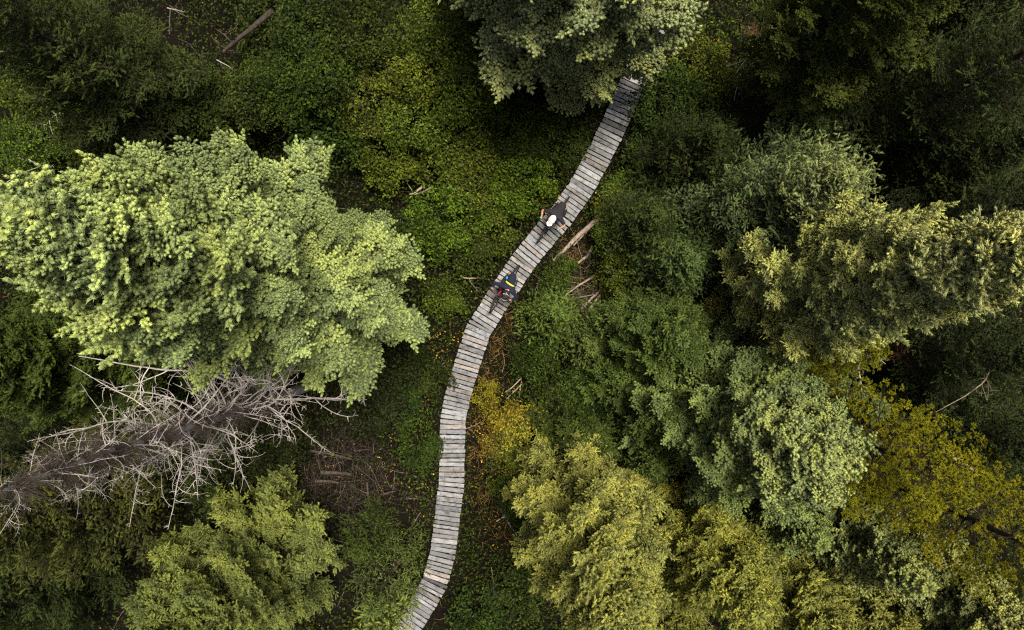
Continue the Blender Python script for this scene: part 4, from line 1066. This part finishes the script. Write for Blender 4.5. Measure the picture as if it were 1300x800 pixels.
def rider(org, yaw, label, cfg):
    t = empty('person', org, yaw, label, 'person')
    hy = cfg.get('head_y', 0.0); zt = 0.0
    J = dict(pel=(-.36, 0, .98), wai=(-.20, hy * .3, 1.12), che=(.04, hy * .7, 1.27), nec=(.18, hy * .9, 1.37))
    sh = {s: (.10, hy * .8 + s * .185, 1.31) for s in (-1, 1)}
    el = {s: (.19, hy * .4 + s * .45, 1.17) for s in (-1, 1)}
    wr = {s: (.375, s * .355, 1.075) for s in (-1, 1)}
    hd = (.31, hy * 1.1, 1.46)
    kn = {-1: (.16, -.20, .80), 1: (.02, .23, .76)}; an = {-1: (.10, -.16, .42), 1: (-.24, .16, .43)}; to = {-1: (.26, -.16, .375), 1: (-.07, .16, .375)}
    V = {'pel': (*J['pel'], .125, .105), 'wai': (*J['wai'], .12, .09), 'che': (*J['che'], .14, .105), 'nec': (*J['nec'], .055, .055),
         'hd0': (hd[0] - .04, hd[1], hd[2] - .03, .07, .07), 'hd1': (*hd, .090, .095), 'hd2': (hd[0] + .09, hd[1], hd[2] - .02, .070, .075), 'chin': (hd[0] + .10, hd[1], hd[2] - .11, .035, .04), 'nose': (hd[0] + .175, hd[1], hd[2] - .05, .014, .014)}
    E = [('pel', 'wai'), ('wai', 'che'), ('che', 'nec'), ('nec', 'hd0'), ('hd0', 'hd1'), ('hd1', 'hd2'), ('hd2', 'chin'), ('hd2', 'nose')]
    for s in (-1, 1):
        k = str(s)
        V['sh' + k] = (*sh[s], .065, .065); V['el' + k] = (*el[s], .042, .042); V['wr' + k] = (*wr[s], .027, .025)
        V['fa' + k] = tuple((a + b) / 2 for a, b in zip(el[s], wr[s])) + (.040, .038)
        V['hi' + k] = (-.36, s * .10, .96, .10, .10); V['kn' + k] = (*kn[s], .058, .058); V['cf' + k] = (kn[s][0] * .6 + an[s][0] * .4 - .03, s * .19, kn[s][2] * .6 + an[s][2] * .4, .055, .055)
        V['an' + k] = (*an[s], .035, .035); V['to' + k] = (*to[s], .034, .026)
        V['pa' + k] = (.405, s * .350, 1.055, .036, .020)
        E += [('che', 'sh' + k), ('sh' + k, 'el' + k), ('el' + k, 'fa' + k), ('fa' + k, 'wr' + k), ('wr' + k, 'pa' + k), ('pel', 'hi' + k), ('hi' + k, 'kn' + k), ('kn' + k, 'cf' + k), ('cf' + k, 'an' + k), ('an' + k, 'to' + k)]
        for f in range(4):   # fingers wrapped over the grip, thumb underneath on the inner side
            y = s * (.382 - f * .021); l = (.026, .030, .028, .022)[3 - f]
            V[f'f{f}a' + k] = (.425, y, 1.045, .0100, .0100); V[f'f{f}b' + k] = (.432 + l * .3, y, 1.020, .0092, .0092); V[f'f{f}c' + k] = (.412, y, .998, .0080, .0080)
            E += [('pa' + k, f'f{f}a' + k), (f'f{f}a' + k, f'f{f}b' + k), (f'f{f}b' + k, f'f{f}c' + k)]
        V['ta' + k] = (.392, s * .312, 1.040, .0115, .0115); V['tb' + k] = (.400, s * .300, 1.010, .0100, .0100); E += [('pa' + k, 'ta' + k), ('ta' + k, 'tb' + k)]
    skin_obj('body', V, E, M['skin'], t, 'pel')
    # jersey
    up = .028
    Vj = {'z': (-.43, 0, .985, .10, .085), 'a': (-.34, 0, 1.03, .165, .128), 'b': (*J['wai'], .155, .115), 'c': (J['che'][0], J['che'][1], J['che'][2], .175, .125), 'd': (.14, hy * .85, 1.335, .09, .085)}
    Ej = [('z', 'a'), ('a', 'b'), ('b', 'c'), ('c', 'd')]
    for s in (-1, 1):
        k = str(s); Vj['s' + k] = (*sh[s], .090, .088); m = cfg['sleeve']
        e1 = tuple(a + (b - a) * min(m, 1) for a, b in zip(sh[s], el[s])); Vj['e' + k] = (*e1, .062, .062); Ej += [('c', 's' + k), ('s' + k, 'e' + k)]
        if m > 1:
            e2 = tuple(a + (b - a) * .85 for a, b in zip(el[s], wr[s])); Vj['w' + k] = (*e2, .040, .040); Ej += [('e' + k, 'w' + k)]
    skin_obj('jersey', Vj, Ej, M[cfg['top']], t, 'b')
    Vs = {'p': (-.38, 0, .965, .155, .125), 'y': (-.47, 0, .96, .10, .09)}; Es = [('p', 'y')]
    for s in (-1, 1):
        k = str(s); q = tuple(a + (b - a) * .85 for a, b in zip((-.36, s * .10, .96), kn[s])); Vs['h' + k] = (-.34, s * .11, .95, .125, .12); Vs['q' + k] = (*q, .085, .085); Es += [('p', 'h' + k), ('h' + k, 'q' + k)]
    skin_obj('shorts', Vs, Es, M['black_cloth'], t, 'p')
    for s in (-1, 1):
        k = str(s)
        skin_obj('shoe', {'a': (an[s][0] - .035, an[s][1], .40, .044, .042), 'b': (an[s][0] + .04, an[s][1], .392, .045, .038), 'c': (to[s][0], to[s][1], .380, .046, .028), 'd': (to[s][0] + .04, to[s][1], .378, .034, .022)}, [('a', 'b'), ('b', 'c'), ('c', 'd')], M[cfg['shoe']], t, 'b', 2)
        Vg = {'w': (wr[s][0] + .005, wr[s][1], wr[s][2] - .002, .038, .036), 'p': (.408, s * .350, 1.058, .048, .030)}; Eg = [('w', 'p')]
        for f in range(4):
            y = s * (.382 - f * .021); Vg[f'a{f}'] = (.427, y, 1.046, .0135, .0135); Vg[f'b{f}'] = (.437, y, 1.022, .0125, .0125); Eg += [('p', f'a{f}'), (f'a{f}', f'b{f}')]
        skin_obj('glove', Vg, Eg, M[cfg['glove']], t, 'w')
        if cfg.get('pads'):
            skin_obj('elbow_pad', {'a': (el[s][0] - .05, el[s][1] - s * .06, el[s][2] + .02, .060, .060), 'b': (*el[s], .066, .066), 'c': (el[s][0] + .08, el[s][1] - s * .03, el[s][2] - .04, .052, .052)}, [('a', 'b'), ('b', 'c')], M['black_cloth'], t, 'b')
    # helmet: vented half shell with visor
    hm = empty('helmet', (hd[0] + .01, hd[1], hd[2] + .01)); hm.parent = t; hm.rotation_euler = (0, math.radians(cfg.get('nod', 14)), cfg.get('turn', 0.0))
    nu, nv = 28, 9; V_ = []; F_ = []
    for j in range(nv):
        ph = j / (nv - 1) * math.radians(100)
        for i in range(nu):
            a = 2 * PI * i / nu; r = math.sin(ph)
            rib = 1.0 - 0.045 * (0.5 + 0.5 * math.cos(a * 7)) * math.sin(ph) ** 2
            V_.append((.165 * r * math.cos(a) * rib - (.012 if math.cos(a) < 0 else 0), .122 * r * math.sin(a) * rib, .135 * math.cos(ph)))
    for j in range(nv - 1):
        for i in range(nu): F_.append((j * nu + i, (j + 1) * nu + i, (j + 1) * nu + (i + 1) % nu, j * nu + (i + 1) % nu))
    mb = MB(); mb.add(V_, F_); part('shell', mb, [cfg['helmet']], hm)
    for (x0, x1, y) in ((-.11, -.02, 0), (.02, .10, 0), (-.10, -.02, .048), (-.10, -.02, -.048), (.01, .09, .045), (.01, .09, -.045), (-.07, .02, .085), (-.07, .02, -.085)):
        pts = []
        for q in np.linspace(0, 1, 5):
            x = x0 + (x1 - x0) * q; z = .135 * math.sqrt(max(.02, 1 - (x / .165) ** 2 - (y / .122) ** 2)); pts.append((x, y, z - .001))
        mb = MB(); mb.tube(pts, [.002, .007, .009, .007, .002], 6); part('vent', mb, [cfg['vent']], hm)
    mb = MB(); g = np.linspace(-1, 1, 9); top = [(.155 - .05 * a * a + e * (.085 - .03 * a * a), .095 * a, .045 + .012 * (1 - a * a) + .02 * e) for e in (0, 1) for a in g]
    bot = [(x, y, z - .006) for x, y, z in top]; Vv = top + bot; Fv = []
    for i in range(8): Fv += [(i, i + 9, i + 10, i + 1), (18 + i, 18 + i + 1, 18 + i + 10, 18 + i + 9), (9 + i, 27 + i, 28 + i, 10 + i), (i, i + 1, 19 + i, 18 + i)]
    mb.add(Vv, Fv); part('visor', mb, [cfg['visor']], hm)
    if cfg.get('stripe'):
        bands = [('yellow_band', 'yellow_cloth', -.02, .026, 1.9)]
        mb = MB(); pts = []
        for a in np.linspace(-1.15, 1.15, 13):
            pts.append((-.09 + .04 * math.cos(a), J['wai'][1] * .5 + hy * .35 + .182 * math.sin(a), 1.212 + .172 * math.cos(a)))
        P_ = np.array(pts); w = np.array([.024, 0, .010]); V2 = np.concatenate([P_ - w, P_ + w, P_ - w - [0, 0, .02], P_ + w - [0, 0, .02]]); n = 13; F2 = []
        for i in range(n - 1): F2 += [(i, i + 1, n + i + 1, n + i), (i, 2 * n + i, 2 * n + i + 1, i + 1), (n + i, n + i + 1, 3 * n + i + 1, 3 * n + i)]
        mb.add(V2, F2); part('yellow_band', mb, ['yellow_cloth'], t)
        for s in (-1, 1):
            skin_obj('side_panel', {'a': (-.24, s * .150, 1.08, .035, .05), 'b': (-.13, s * .155 + hy * .3, 1.15, .035, .05)}, [('a', 'b')], M['blue_cloth'], t, 'a', 1)
        skin_obj('collar', {'a': (.15, hy * .85 - .07, 1.385, .025, .02), 'b': (.19, hy * .85, 1.405, .025, .022), 'c': (.15, hy * .85 + .07, 1.385, .025, .02)}, [('a', 'b'), ('b', 'c')], M['red_paint'], t, 'b', 1)
    return t

def mid(px1, py1, px2, py2, z=.75):
    """rear and front wheel tips in the photo -> position below the crank and heading"""
    a, b = P(px1, py1, z), P(px2, py2, z); d = b - a; yaw = math.atan2(d.y, d.x); u = d.normalized()
    m = (a + b) / 2 - u * 0.155
    return (m.x, m.y, DECK + .002), yaw
o1, y1 = mid(722, 251, 682, 308); o2, y2 = mid(660, 338, 622, 397)
bicycle(o1, y1, 'black mountain bike under the cyclist with the white helmet', 'black_paint')
rider(o1, y1, 'cyclist in black T-shirt and white helmet riding the upper bike', dict(top='black_cloth', sleeve=.9, glove='teal_cloth', helmet='white_shell', vent='black_paint', visor='white_shell', shoe='black_paint', nod=10))
bicycle(o2, y2, 'red and black mountain bike under the cyclist in the navy jersey', 'red_paint', lean=math.radians(5), steer=0.10)
rider(o2, y2, 'cyclist in navy jersey with yellow band and black helmet riding the lower bike', dict(top='navy_cloth', sleeve=1.5, glove='black_cloth', helmet='black_paint', vent='alloy', visor='black_paint', shoe='black_paint', head_y=.14, stripe=True, pads=True, nod=22, turn=.2))
